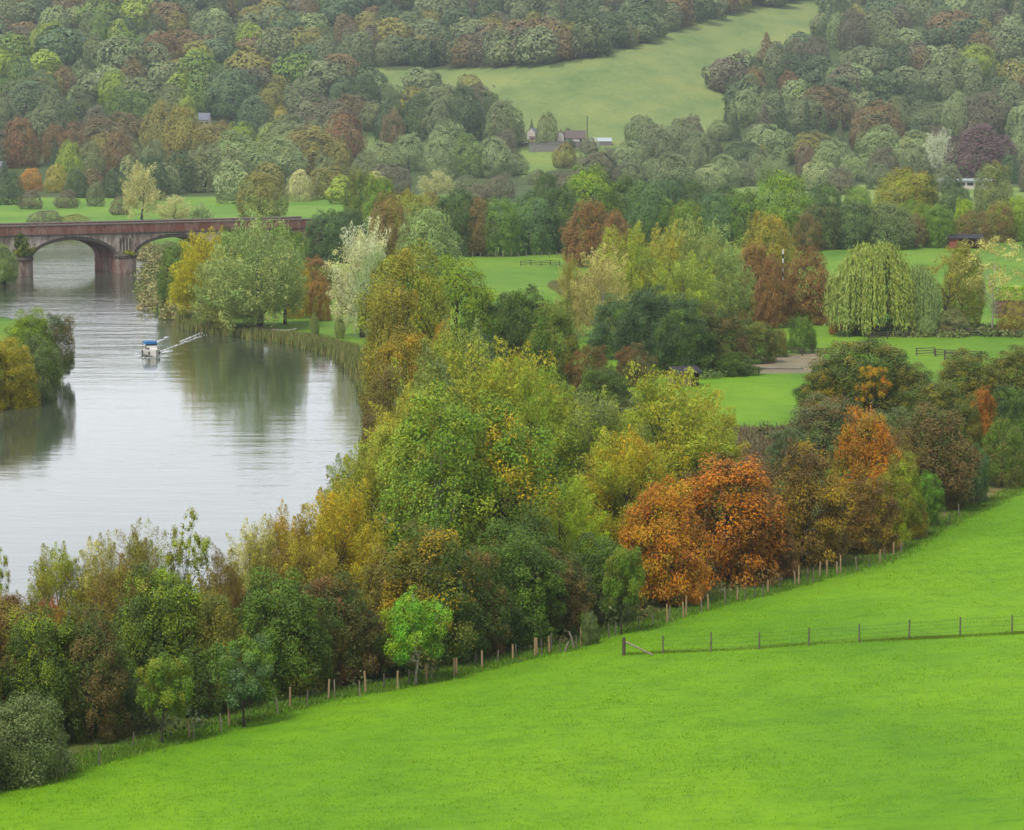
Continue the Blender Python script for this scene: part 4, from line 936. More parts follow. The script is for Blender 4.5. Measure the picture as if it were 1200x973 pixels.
# sheet with a real swell: the boat's wash fans out behind it
BOAT = plane_pt(178, 417)
wx = np.unique(np.concatenate([np.arange(-150, 30, .9), np.linspace(-420, -150, 40)])); wy = np.unique(np.concatenate([np.arange(200, 640, .7), np.arange(640, 900, 2.0)]))
WXg, WYg = np.meshgrid(wx, wy)
keep = poly_sd(WXg, WYg, RIV) > -4.5
HEAD = plane_pt(262, 387)[:2] - BOAT[:2]; HEAD = HEAD / np.linalg.norm(HEAD)      # the way it came from
dx = WXg - BOAT[0]; dy = WYg - BOAT[1]; al = dx * HEAD[0] + dy * HEAD[1]; ac = dx * HEAD[1] - dy * HEAD[0]
wz = np.zeros_like(WXg)
for sgn in (-1, 1):
    c = ac - sgn * (.9 + .26 * np.clip(al, 0, 200)); wz += np.where(al > -1, 1, 0) * .13 * np.exp(-(c / 1.3) ** 2) * np.exp(-np.clip(al, 0, 400) / 55) * (1 + .15 * np.sin(al * .7))
wz += np.where(al > 0, 1, 0) * .03 * np.cos(al * 1.5) * np.exp(-(ac / (.8 + al * .12 + .001)) ** 2) * np.exp(-np.clip(al, 0, 400) / 40)
for k_ in range(3):
    c = ac + (1.5 + .30 * np.clip(al + 2, 0, 200)) + k_ * 2.5; wz += np.where(al > -3, 1, 0) * .035 * np.exp(-(c / .9) ** 2) * np.exp(-np.clip(al, 0, 400) / 90)
idx = np.arange(WXg.size).reshape(WXg.shape)
Fw = np.stack([idx[:-1, :-1], idx[:-1, 1:], idx[1:, 1:], idx[1:, :-1]], -1)[keep[:-1, :-1]].reshape(-1, 4)
u, inv = np.unique(Fw, return_inverse=True)
me = np_mesh('river', np.c_[WXg.ravel(), WYg.ravel(), wz.ravel()][u], [inv.reshape(-1, 4)], [WATER], smooth=True)
tag(link('river', me), kind='structure')
# wake streaks: sky reflection on the waves painted white, froth at the hull
FOAM_GLINT = simple('foam_glint', (255, 255, 255), (250, 252, 254), .6, 6)
rg = np.random.default_rng(17); PPf = []
for (a0, a1, off, ww_) in ((2, 40, -.4, .16), (3, 36, -3.0, .16), (1, 9, .6, .3), (26, 62, -1.0, .14)):
    k = 130; a_ = rg.uniform(a0, a1, k); c_ = off * (1 + a_ * .03) + rg.normal(size=k) * ww_ * (.4 + a_ / a1 * .6)
    PPf.append(np.c_[BOAT[0] + HEAD[0] * a_ + HEAD[1] * c_, BOAT[1] + HEAD[1] * a_ - HEAD[0] * c_])
k = 260; a_ = rg.uniform(-4.2, 4.5, k); c_ = np.sign(rg.normal(size=k)) * (1.35 + np.abs(rg.normal(size=k)) * .25) * np.clip((a_ + 4.4) / 2, .1, 1); PPf.append(np.c_[BOAT[0] + HEAD[0] * a_ + HEAD[1] * c_, BOAT[1] + HEAD[1] * a_ - HEAD[0] * c_])
q = np.concatenate(PPf); k = len(q); sx_ = rg.uniform(.03, .10, k); sy_ = rg.uniform(.08, .3, k)
al = (q[:, 0] - BOAT[0]) * HEAD[0] + (q[:, 1] - BOAT[1]) * HEAD[1]
base = np.c_[q, np.full(k, .07)]
dirv = np.c_[HEAD[0], HEAD[1], 0] * np.ones((k, 1)); sid = np.c_[HEAD[1], -HEAD[0], 0] * np.ones((k, 1))
V = np.stack([base - dirv * sy_[:, None] * 2, base + sid * sx_[:, None], base + dirv * sy_[:, None] * 2, base - sid * sx_[:, None]], 1)
V2 = V.copy(); V2[:, :, 2] -= .14
Vall = np.concatenate([V.reshape(-1, 3), V2.reshape(-1, 3)]); i4 = np.arange(4 * k).reshape(k, 4)
sides = [np.stack([i4[:, j] + 4 * k, i4[:, (j + 1) % 4] + 4 * k, i4[:, (j + 1) % 4], i4[:, j]], 1) for j in range(4)]
me = np_mesh('wake', Vall, [i4] + sides, [FOAM_GLINT])
tag(link('wake', me), 'white wake streaks behind the boat, sky reflections painted white, with froth at the hull', 'wake', kind='stuff')

# ------------------------------------------------------------------ bridge
ang = math.radians(30)
TD = np.array([math.cos(ang), math.sin(ang)]); ND = np.array([-math.sin(ang), math.cos(ang)])
PB = plane_pt(147, 319)[:2]
SP = 24.8
def bp_(u, v): return PB + TD * u + ND * v
def brick_mat(name, c1, c2, c3, stain):
    m, nt, out = new_mat(name); g = NG(nt); tc = g.n('ShaderNodeTexCoord').outputs['Object']
    rot = g.n('ShaderNodeMapping', i={'Vector': tc, 'Rotation': (math.radians(-90), 0, -ang)})
    br = g.n('ShaderNodeTexBrick', i={'Vector': rot.outputs[0], 'Color1': s2l(c1), 'Color2': s2l(c2), 'Mortar': s2l(c3), 'Scale': 1.0, 'Mortar Size': .012, 'Brick Width': .45, 'Row Height': .15})
    n1 = g.noise(.5, 6, .7, vec=tc, stretch=(1, 1, .35)); n2 = g.noise(2.2, 5, .7, vec=tc, stretch=(1, 1, .18))
    col = g.mix(g.ramp(n1, [(.42, (0, 0, 0)), (.62, (stain, stain, stain))]), br.outputs[0], s2l((168, 160, 150)))
    col = g.mix(g.ramp(n2, [(.5, (0, 0, 0)), (.72, (.85, .85, .85))]), col, s2l((52, 46, 42)))
    b = g.n('ShaderNodeBsdfPrincipled', i={'Base Color': col, 'Roughness': .9, 'Specular IOR Level': .2}); nt.links.new(b.outputs[0], out.inputs[0]); return m
BR_RED = brick_mat('red_brick', (112, 60, 50), (88, 48, 42), (120, 92, 80), .25)
BR_GRY = brick_mat('weathered_brick', (124, 108, 98), (98, 82, 74), (120, 110, 100), 1.0)
BR_IN = brick_mat('arch_brick', (126, 80, 66), (104, 66, 56), (140, 112, 98), .4)
PIERM = brick_mat('pier_brick', (104, 76, 66), (88, 64, 56), (100, 86, 76), .5)
STONE = simple('dark_stone', (92, 84, 76), (54, 50, 44), .9, 1.2, stretch=(1, 1, .4))
COPE = simple('coping_stone', (150, 146, 138), (104, 100, 92), .9, 2)
BW = 12; ZS = 3.3; ZC = 7.6; PW = 5.0; ZT = 10.9; ZP = 8.9
root = empty('railway_bridge', (PB[0], PB[1], 0)); tag(root, 'red brick railway bridge with three wide arches over the river', 'bridge')
def L3(u, v, z): return (TD[0] * u + ND[0] * v, TD[1] * u + ND[1] * v, z)
def soffit(u):
    """underside height, or None over a pier"""
    k = round(u / SP - .5); c = (k + .5) * SP; hs = (SP - PW) / 2
    if k < -4 or k > 0 or abs(u - c) >= hs: return -1.5
    return ZS + (ZC - ZS) * math.sqrt(max(0, 1 - ((u - c) / hs) ** 2))
US = set()
for k in range(-4, 1):
    c = (k + .5) * SP; hs = (SP - PW) / 2
    for j in range(41): US.add(round(c + hs * math.cos(math.pi * j / 40), 4))
us = sorted(US | {-4.6 * SP, 36.0})
V = []; Fq_ = []; fm = []
def quad(a, b, c, d, m=0):
    n = len(V); V.extend([a, b, c, d]); Fq_.append((n, n + 1, n + 2, n + 3)); fm.append(m)
for a, b in zip(us[:-1], us[1:]):
    za, zb = soffit(a + 1e-3), soffit(b - 1e-3)
    if za < 0 and zb < 0: za = zb = -1.5
    quad(L3(a, 0, za), L3(b, 0, zb), L3(b, 0, ZP), L3(a, 0, ZP)); quad(L3(b, BW, zb), L3(a, BW, za), L3(a, BW, ZP), L3(b, BW, ZP))
    if za > 0: quad(L3(b, 0, zb), L3(a, 0, za), L3(a, BW, za), L3(b, BW, zb), 1)
    quad(L3(a, 0, ZP), L3(b, 0, ZP), L3(b, BW, ZP), L3(a, BW, ZP))
for k in range(-4, 1):     # pier faces inside the arches
    c = (k + .5) * SP; hs = (SP - PW) / 2
    quad(L3(c - hs, 0, -1.5), L3(c - hs, BW, -1.5), L3(c - hs, BW, ZS), L3(c - hs, 0, ZS), 1); quad(L3(c + hs, BW, -1.5), L3(c + hs, 0, -1.5), L3(c + hs, 0, ZS), L3(c + hs, BW, ZS), 1)
me = np_mesh('arch_wall', np.array(V), [np.array(Fq_)], [BR_GRY, BR_IN], fmat=fm); link('arch_wall', me, root)
for v0, v1, nm in ((-.18, .45, 'parapet'), (BW - .45, BW + .18, 'parapet')):
    mb = MB(); mb.hexa([L3(-112, v0 + .06, ZP + .003), L3(50, v0 + .06, ZP + .003), L3(50, v1 - .06, ZP + .003), L3(-112, v1 - .06, ZP + .003), L3(-112, v0 + .06, ZT), L3(50, v0 + .06, ZT), L3(50, v1 - .06, ZT), L3(-112, v1 - .06, ZT)]); mb.build(nm, BR_RED, root)
    mb = MB(); mb.hexa([L3(-112, v0 - .06, ZT), L3(50, v0 - .06, ZT), L3(50, v1 + .06, ZT), L3(-112, v1 + .06, ZT), L3(-112, v0 - .06, ZT + .22), L3(50, v0 - .06, ZT + .22), L3(50, v1 + .06, ZT + .22), L3(-112, v1 + .06, ZT + .22)]); mb.build('coping', COPE, root)
mb = MB(); mb.hexa([L3(-112, -.3, ZP - .25), L3(37, -.3, ZP - .25), L3(37, -.004, ZP - .25), L3(-112, -.004, ZP - .25), L3(-112, -.3, ZP + .05), L3(37, -.3, ZP + .05), L3(37, -.004, ZP + .05), L3(-112, -.004, ZP + .05)]); mb.build('string_course', STONE, root)
mb = MB()
mb.hexa([L3(36.01, 0, -1.5), L3(50, 0, -1.5), L3(50, BW, -1.5), L3(36.01, BW, -1.5), L3(36.01, 0, ZP), L3(50, 0, ZP), L3(50, BW, ZP), L3(36.01, BW, ZP)]); mb.build('abutment', BR_RED, root)
for k in range(-4, 1):
    c = (k + .5) * SP; hs = (SP - PW) / 2; mb = MB(); pts = []
    for j in range(41):
        q_ = math.pi * j / 40; ca, sa = math.cos(q_), math.sin(q_); pts.append(((c + hs * ca, ZS + (ZC - ZS) * sa), (c + (hs + .75) * ca, ZS + (ZC - ZS + .75) * sa)))
    for (i_, o_), (i2, o2) in zip(pts[:-1], pts[1:]):
        mb.hexa([L3(i_[0], -.12, i_[1]), L3(i2[0], -.12, i2[1]), L3(i2[0], -.003, i2[1]), L3(i_[0], -.003, i_[1]), L3(o_[0], -.12, o_[1]), L3(o2[0], -.12, o2[1]), L3(o2[0], -.003, o2[1]), L3(o_[0], -.003, o_[1])])
    mb.build('arch_ring', STONE, root)
for k in range(-3, 2):
    u0 = k * SP if k <= 0 else k * SP
    mb = MB(); hw = PW / 2 + .15; base = []
    P0 = [(-hw, -.05), (-hw * .75, -1.3), (-hw * .3, -1.9), (hw * .3, -1.9), (hw * .75, -1.3), (hw, -.05)]
    n0 = len(P0)
    Vb = [L3(u0 + a, b, -1.6) for a, b in P0] + [L3(u0 + a, b, 3.3) for a, b in P0]
    mb.add(Vb, [(i, i + 1, i + 1 + n0, i + n0) for i in range(n0 - 1)] + [tuple(range(n0, 2 * n0))]); p_ = mb.build('pier', PIERM, root)
    mb = MB(); P1 = [(a * 1.07, b * 1.1 - .03) for a, b in P0]; Vb = [L3(u0 + a, b, 3.3) for a, b in P1] + [L3(u0 + a, b, 3.75) for a, b in P1] + [L3(u0 + a * .7, b * .25, 4.6) for a, b in P1]
    mb.add(Vb, [(i, i + 1, i + 1 + n0, i + n0) for i in range(n0 - 1)] + [(i + n0, i + 1 + n0, i + 1 + 2 * n0, i + 2 * n0) for i in range(n0 - 1)] + [tuple(range(n0 - 1, -1, -1))]); mb.build('pier_cap', STONE, root)
    for du in (-1.15, -.35, .45, 1.2):
        if k == 0 or k == -1: mb = MB(); mb.hexa([L3(u0 + du - .16, -.09, 4.9), L3(u0 + du + .16, -.09, 4.9), L3(u0 + du + .16, -.004, 4.9), L3(u0 + du - .16, -.004, 4.9), L3(u0 + du - .16, -.09, 7.7), L3(u0 + du + .16, -.09, 7.7), L3(u0 + du + .16, -.004, 7.7), L3(u0 + du - .16, -.004, 7.7)]); mb.build('rib', STONE, root)
def leaf_ball(name, c, rx, ry, rz_, n, ls, c1, c2, label, cat, seed, K=24):
    rg = np.random.default_rng(seed)
    P, N, A, lv, C = crown_points('shrub', 2, 2, n, rg, K=K)
    P = (P - [0, 0, .8]) * [rx, ry, rz_]
    me = leaf_mesh(name, P, N, ls * rg.uniform(.7, 1.3, n), .8, A, lv, LEAF); o = link(name, me, None, c)
    o.color = colour(c1); o['accent'] = colour(c2)[:3]; return tag(o, label, cat)
c = bp_(-SP, -1.0); leaf_ball('ivy_bush', (c[0], c[1], 6.0), 2.5, 1.2, 2.8, 2600, .4, G['dk'], G['olv'], 'dark ivy bush growing on the left pier of the bridge', 'ivy', 3)
c = bp_(0, -1.2); leaf_ball('pier_weeds', (c[0], c[1], 4.4), 2.0, .9, .55, 700, .3, G['olv'], G['ylg'], 'mossy weeds growing on the cap of the main bridge pier', 'weeds', 4)
# ------------------------------------------------------------------ boat
WHT = simple('white_hull', (214, 212, 204), (180, 176, 164), .35, 1.5, .5); BLUE = simple('blue_canvas', (52, 120, 178), (40, 100, 160), .7, 3); GLS = simple('dark_window', (30, 36, 42), (20, 24, 28), .15, 2, .5)
CREAM = simple('cabin_cream', (206, 198, 182), (182, 172, 156), .5, 2); RUBB = simple('fender', (60, 58, 56), None, .7)
boat = empty('cabin_cruiser', (BOAT[0], BOAT[1], 0), math.atan2(-1, .32)); boat.scale = (.88, .88, .88); tag(boat, 'small white cabin cruiser with a blue canopy heading down the river', 'boat')
def loft(secs, mat, name, parent, closed_ends=True):
    n = len(secs[0]); V = [p for s_ in secs for p in s_]; Fs = []
    for i in range(len(secs) - 1):
        for k in range(n - 1): Fs.append((i * n + k, i * n + k + 1, (i + 1) * n + k + 1, (i + 1) * n + k))
    if closed_ends: Fs.append(tuple(range(n - 1, -1, -1))); Fs.append(tuple(range((len(secs) - 1) * n, len(secs) * n)))
    me = bpy.data.meshes.new(name); me.from_pydata([tuple(v) for v in V], [], Fs); me.materials.append(mat); me.update(); return link(name, me, parent)
secs = []
for i in range(11):
    t = i / 10; x = -3.4 + 7.0 * t; w = 1.35 * (1 - max(0, (t - .45) / .55) ** 2.2) + .02; zt = .95 + .35 * t ** 2; kz = -.35 + .5 * max(0, (t - .75) / .25)
    secs.append([(x, -w * .98, zt), (x, -w, zt - .15), (x, -w * .92, .25), (x, -w * .5, kz), (x, 0, kz - .1), (x, w * .5, kz), (x, w * .92, .25), (x, w, zt - .15), (x, w * .98, zt)])
loft(secs, WHT, 'hull', boat)
MB().hexa([(-3.3, -1.28, .93), (-.4, -1.3, .97), (-.4, 1.3, .97), (-3.3, 1.28, .93), (-3.3, -1.28, .96), (-.4, -1.3, 1.0), (-.4, 1.3, 1.0), (-3.3, 1.28, .96)]).build('deck', CREAM, boat)
cab = MB().hexa([(-.3, -1.05, .95), (2.5, -.62, 1.15), (2.5, .62, 1.15), (-.3, 1.05, .95), (-.2, -.9, 1.75), (1.5, -.6, 1.55), (1.5, .6, 1.55), (-.2, .9, 1.75)]).build('cabin', WHT, boat)
for s_ in (-1, 1):
    MB().hexa([(.1, s_ * 1.0, 1.25), (1.5, s_ * .79, 1.3), (1.5, s_ * .83, 1.3), (.1, s_ * 1.04, 1.25), (.1, s_ * .93, 1.6), (1.3, s_ * .69, 1.5), (1.3, s_ * .73, 1.5), (.1, s_ * .97, 1.6)]).build('window', GLS, cab)
MB().hexa([(-.35, -1.0, 1.72), (-.2, -1.0, 1.72), (-.2, 1.0, 1.72), (-.35, 1.0, 1.72), (-.75, -.9, 2.25), (-.66, -.9, 2.25), (-.66, .9, 2.25), (-.75, .9, 2.25)]).build('windscreen', GLS, boat)
secs = []
for i in range(6):
    t = i / 5; x = -2.9 + 2.5 * t; zz = 2.35 + .08 * math.sin(t * math.pi)
    secs.append([(x, -1.12, zz - .3), (x, -1.05, zz), (x, -.5, zz + .13), (x, .5, zz + .13), (x, 1.05, zz), (x, 1.12, zz - .3)])
loft(secs, BLUE, 'canopy', boat)
for sx_, sy_ in ((-2.8, -1.08), (-2.8, 1.08), (-.6, -1.02), (-.6, 1.02)): MB().tube([(sx_, sy_, .9), (sx_, sy_, 2.3)], [.035, .035], 6).build('canopy_post', RUBB, boat)
MB().hexa([(-3.0, 1.1, .95), (-2.0, 1.1, .95), (-2.0, 1.16, .95), (-3.0, 1.16, .95), (-3.0, 1.08, 2.1), (-2.0, 1.08, 2.1), (-2.0, 1.13, 2.1), (-3.0, 1.13, 2.1)]).build('side_curtain', GLS, boat)
for x_, y_ in ((2.2, -.95), (2.2, .95), (-1.5, -1.42), (-1.5, 1.42)): MB().tube([(x_, y_, .35), (x_, y_, .5), (x_, y_, .85), (x_, y_, .98)], [.04, .13, .13, .03], 8).build('fender', RUBB, boat)
rl = MB()
for s_ in (-1, 1): rl.tube([(3.45, 0, 1.75), (2.8, s_ * .6, 1.7), (1.4, s_ * 1.05, 1.6)], [.025] * 3, 5); rl.tube([(2.8, s_ * .6, 1.2), (2.8, s_ * .6, 1.7)], [.02] * 2, 5); rl.tube([(1.4, s_ * 1.05, 1.1), (1.4, s_ * 1.05, 1.6)], [.02] * 2, 5)
rl.build('bow_rail', WHT, boat)
MB().hexa([(-3.9, -.25, .1), (-3.42, -.25, .1), (-3.42, .25, .1), (-3.9, .25, .1), (-3.8, -.2, 1.2), (-3.45, -.2, 1.2), (-3.45, .2, 1.2), (-3.8, .2, 1.2)]).build('outboard_motor', RUBB, boat)
# ------------------------------------------------------------------ fences
WOLD = simple('weathered_post', (150, 142, 124), (108, 98, 82), .9, 4, stretch=(4, 4, .5)); WNEW = simple('new_orange_post', (176, 152, 116), (148, 120, 88), .85, 4, stretch=(4, 4, .5))
WGRY = simple('grey_post', (118, 112, 98), (86, 80, 68), .9, 4); WIRE = simple('wire', (84, 84, 80), None, .6); WDK = simple('dark_rail', (96, 86, 72), (70, 60, 50), .9, 3)
rgf = np.random.default_rng(77)
def wire_fence(name, pts, label, hgt=1.15, r=.055, mats=(WOLD,), wires=(.35, .7, 1.02), root=None, jit=.05):
    """pts: world xyz of each post foot, with optional (material, lean, height factor)"""
    o = empty(name, tuple(pts[0][:3])); tag(o, label, 'fence'); b0 = np.array(pts[0][:3]); tops = []
    for i, p in enumerate(pts):
        h = hgt * rgf.uniform(.92, 1.08); q = np.array(p[:3]) - b0; m = p[3] if len(p) > 3 else mats[i % len(mats)]
        lean = np.array([rgf.normal() * jit, rgf.normal() * jit, 0]); rr = (p[4] if len(p) > 4 else r); h *= (p[5] if len(p) > 5 else 1)
        MB().tube([q - [0, 0, .3], q + [0, 0, .5 * h] + lean * .5, q + [0, 0, h] + lean], [rr, rr, rr * .93], 7).build('post', m, o)
        tops.append((q, lean, h))
    mb = MB()
    for (q1, l1, h1), (q2, l2, h2) in zip(tops[:-1], tops[1:]):
        for w in wires:
            a = q1 + [0, 0, w] + l1 * w / h1; b = q2 + [0, 0, w] + l2 * w / h2; mb.tube([a, (a + b) / 2 - [0, 0, .02], b], [.007] * 3, 4, cap=False)
    if wires: mb.build('wire', WIRE, o)
    return o
def pole(name, p, h, r, mat, label, cat, lean=(0, 0)):
    o = MB().tube([(0, 0, -.4), (lean[0] * .5, lean[1] * .5, h / 2), (lean[0], lean[1], h)], [r, r, r * .9], 8).build(name, mat, None, tuple(p)); return tag(o, label, cat)
# the long fence: dense mixed old and new posts
MP = [(41, 913, 0), (117, 898, 0), (156, 877, 0), (222, 868, 1), (227, 868, 0), (259, 858, 0), (269, 852, 1), (326, 838, 0), (340, 830, 1), (360, 829, 0), (385, 820, 1), (392, 818, 0), (422, 817, 0), (429, 813, 1), (450, 808, 0), (466, 808, 1),
      (479, 803, 0), (500, 800, 1), (506, 797, 0), (532, 794, 1), (535, 791, 1), (557, 782, 0), (565, 784, 1), (583, 777, 0), (601, 774, 1), (605, 773, 0), (627, 770, 1), (630, 768, 1), (635, 768, 0), (644, 766, 1), (646, 764, 0), (656, 765, 0), (675, 761, 0), (681, 757, 1),
      (714, 748, 0), (721, 746, 0), (748, 738, 0), (764, 735, 0), (782, 730, 1), (785, 728, 0), (801, 724, 1), (804, 722, 1), (822, 718, 0), (830, 715, 1), (850, 708, 0), (864, 705, 1), (873, 704, 0), (884, 701, 0), (894, 700, 0), (900, 695, 1),
      (913, 690, 0), (932, 686, 1), (936, 686, 1), (946, 683, 0), (953, 684, 0), (960, 677, 1), (969, 675, 1), (981, 674, 1), (985, 673, 1), (1004, 669, 0), (1019, 665, 0), (1031, 660, 1), (1036, 657, 0), (1047, 652, 1), (1056, 649, 0),
      (1085, 628, 0), (1113, 616, 0), (1123, 606, 0)]
pts = []
for x, y, m in MP:
    p = march(x, y); pts.append((p[0], p[1], p[2], WNEW if m else (WOLD, WGRY)[int(rgf.integers(2))], (.07 if m else .05), rgf.uniform(.9, 1.25) if m else rgf.uniform(.8, 1.1)))
wire_fence('post_and_wire_fence', pts, 'long fence of mixed grey and orange posts at the foot of the tree belt', 1.22, wires=(.4, .8))
# leaning old posts near the gap
LEANL = ['old grey prop leaning right between the close-set posts of the hedge fence', 'old grey prop leaning left at the right end of the close-set posts', ]
for k, (x, y, lx) in enumerate([(660, 765, .62), (674, 760, -.45)]):
    p = march(x, y); pole('leaning_prop', p, 1.25, .07, WOLD, LEANL[k], 'prop', (lx, 0))
# corner post with strut, then the fence across the field
p0 = march(731, 768); p1 = march(765, 769)
o = empty('corner_post', tuple(p0)); tag(o, 'dark corner post with a pale diagonal strut at the start of the field fence', 'fence post')
MB().tube([(0, 0, -.4), (0, 0, 1.25)], [.13, .12], 8).build('post', WDK, o)
MB().tube([(.12, 0, .95), (p1[0] - p0[0], p1[1] - p0[1], p1[2] - p0[2] + .08)], [.07, .065], 7).build('strut', WOLD, o)
pts = [tuple(march(x, y)) for x, y in [(777, 766), (833, 764), (890, 761), (948, 757), (1007, 753), (1065, 749), (1125, 745), (1186, 742), (1248, 739), (1310, 736)]]
wire_fence('field_fence', pts, 'wire fence of thin widely spaced posts crossing the bright near field', 1.3, .06, (WGRY,), (.3, .6, .9, 1.15), jit=.02)
wire_fence('paddock_fence', [tuple(march(x, y)) for x, y in [(838, 506), (853, 507), (872, 507), (891, 507), (910, 508), (930, 509)]], 'low wire fence at the near edge of the mown paddock', 1.2, .07, (WGRY,), (.5, 1.0), jit=.02)
def rail_fence(name, pp, label, hgt=1.2, rails=(.35, .72, 1.1), mat=WDK, r=.09):
    P = [np.array(march(x, y)) for x, y in pp]; o = empty(name, tuple(P[0])); tag(o, label, 'fence')
    for p in P: MB().box(tuple(p - P[0] + [0, 0, hgt / 2 - .15]), (r * 2, r * 2, hgt + .3)).build('post', mat, o)
    for w in rails:
        mb = MB()
        for a, b in zip(P[:-1], P[1:]): mb.tube([a - P[0] + [0, 0, w], b - P[0] + [0, 0, w]], [.055, .055], 4)
        mb.build('rail', mat, o)
    return o
rail_fence('rail_fence', [(1020, 399), (1040, 397), (1060, 396), (1085, 394), (1110, 394), (1135, 394), (1160, 394), (1190, 395), (1225, 396)], 'dark rail fence along the foot of the weeping willow and the birch')
rail_fence('rail_fence', [(1074, 417), (1095, 416), (1096, 418), (1130, 420), (1150, 421)], 'rail fence beside the field gate in the right meadow')
rail_fence('rail_fence', [(918, 415), (940, 417), (958, 417), (990, 417)], 'dark rail fence behind the sand arena')
rail_fence('rail_fence', [(332, 372), (350, 371), (370, 370), (385, 370), (400, 371)], 'low dark rail fence on the riverside lawn behind the little trees', .8, (.4, .7))
wire_fence('pasture_fence', [tuple(march(x, 301.5 + (k % 3) * .4)) for k, x in enumerate(range(545, 690, 9))], 'line of pale posts along the far side of the middle pasture', 1.3, .09, (WOLD,), (.6, 1.1))
rail_fence('rail_fence', [(610, 312), (622, 311), (634, 312), (645, 311), (656, 312)], 'short dark rail fence standing inside the middle pasture')
wire_fence('pasture_fence', [tuple(march(x, 290)) for x in range(965, 1120, 11)], 'line of pale posts at the far side of the right pasture, left of the shelter', 1.2, .08, (WOLD,), (.6, 1.0))
wire_fence('pasture_fence', [tuple(march(x, y)) for x, y in [(1160, 285), (1166, 289), (1172, 291), (1178, 293), (1184, 294), (1188, 296), (1200, 298)]], 'short row of whitish posts right of the field shelter', 1.3, .10, (COPE,), (1.1,))
# gate
pa, pb = np.array(march(1107, 422)), np.array(march(1131, 423)); o = empty('field_gate', tuple(pa)); tag(o, 'wooden five-bar gate in the meadow under the bare birch', 'gate')
for q in (pa, pb): MB().box(tuple(q - pa + [0, 0, .7]), (.22, .22, 1.6)).build('gate_post', WDK, o)
d = pb - pa
for w in (.25, .5, .75, 1.0, 1.25): MB().tube([d * .04 + [0, 0, w], d * .96 + [0, 0, w]], [.05, .05], 4).build('bar', WDK, o)
MB().tube([d * .04 + [0, -.04, .25], d * .96 + [0, -.04, 1.25]], [.045, .045], 4).build('brace', WDK, o)
pole('telegraph_pole', march(1015, 395), 4.6, .12, WOLD, 'grey wooden post standing in front of the weeping willow', 'pole')
# striped pole
o = empty('striped_pole', tuple(march(917, 372))); tag(o, 'thin black and white striped pole above the brown chestnuts', 'pole'); WP = simple('white_paint', (225, 225, 222), (200, 200, 196), .5, 3); BP = simple('black_paint', (26, 26, 28), None, .5)
s = F / o.location.y
for k in range(15): MB().tube([(0, 0, k * 12.0 / 15 - .3 * (k == 0)), (0, 0, (k + 1) * 12.0 / 15)], [.13, .13], 8).build('white_band' if k % 2 == 0 else 'black_band', WP if k % 2 == 0 else BP, o)
pole('telegraph_pole', march(688, 166), 12, .22, WDK, 'dark telegraph pole standing alone beside the hillside farm', 'pole')
# ------------------------------------------------------------------ sheds and houses
RUST = simple('red_timber', (150, 82, 62), (120, 64, 50), .85, 1.2, stretch=(6, 6, .4)); ROOFD = simple('dark_felt', (52, 50, 56), (38, 38, 42), .8, 2); ROOFG = simple('grey_slate', (120, 124, 136), (92, 96, 108), .7, 1.5)
WALLW = simple('white_render', (214, 208, 196), (186, 178, 164), .85, .8); BRK = simple('house_brick', (146, 92, 74), (118, 74, 62), .9, 2); DARK = simple('dark_opening', (22, 20, 20), None, .9)
TIMB = simple('grey_boards', (138, 122, 108), (104, 92, 82), .9, 1.5, stretch=(6, 6, .5)); ROOFB = simple('brown_tile', (112, 98, 94), (86, 76, 72), .85, 2)
WALLS = simple('grey_wall', (140, 138, 130), (108, 106, 100), .9, 1.2)
def T(u, v, z): return (u, v, z)
def open_shed(px_, py_, w, dp, h1, h2, rz, wall, roofm, name, label, cat, skew=None):
    """three-walled shed open to the front right, pent roof"""
    p = march(px_, py_); o = empty(name, tuple(p), rz); tag(o, label, cat); t = .12
    hx = w / 2; hy = dp / 2
    MB().hexa([T(-hx, -hy, -.3), T(-hx + w * .30, -hy, -.3), T(-hx + w * .30, -hy + t, -.3), T(-hx, -hy + t, -.3), T(-hx, -hy, h1), T(-hx + w * .30, -hy, h1), T(-hx + w * .30, -hy + t, h1), T(-hx, -hy + t, h1)]).build('front_panel', wall, o)
    MB().box((0, hy - t / 2, h2 / 2 - .15), (w, t, h2 + .3)).build('back_wall', wall, o)
    for sx in (-1, 1): MB().hexa([T(sx * hx - t / 2, -hy + t, -.3), T(sx * hx + t / 2, -hy + t, -.3), T(sx * hx + t / 2, hy - t, -.3), T(sx * hx - t / 2, hy - t, -.3), T(sx * hx - t / 2, -hy + t, h1), T(sx * hx + t / 2, -hy + t, h1), T(sx * hx + t / 2, hy - t, h2), T(sx * hx - t / 2, hy - t, h2)]).build('side_wall', wall, o)
    MB().box((hx * .96, -hy + .1, h1 / 2 - .1), (.16, .16, h1 + .2)).build('corner_post', wall, o)
    e = .45; MB().hexa([T(-hx - e, -hy - e, h1 + .02), T(hx + e, -hy - e, h1 + .02), T(hx + e, hy + e, h2 + .02), T(-hx - e, hy + e, h2 + .02), T(-hx - e, -hy - e, h1 + .2), T(hx + e, -hy - e, h1 + .2), T(hx + e, hy + e, h2 + .2), T(-hx - e, hy + e, h2 + .2)]).build('roof', roofm, o)
    return o
open_shed(1131, 291, 8.2, 4.5, 2.5, 3.3, math.radians(-6), RUST, ROOFD, 'field_shelter', 'red timber field shelter with dark roof and open front in the right pasture', 'shelter')
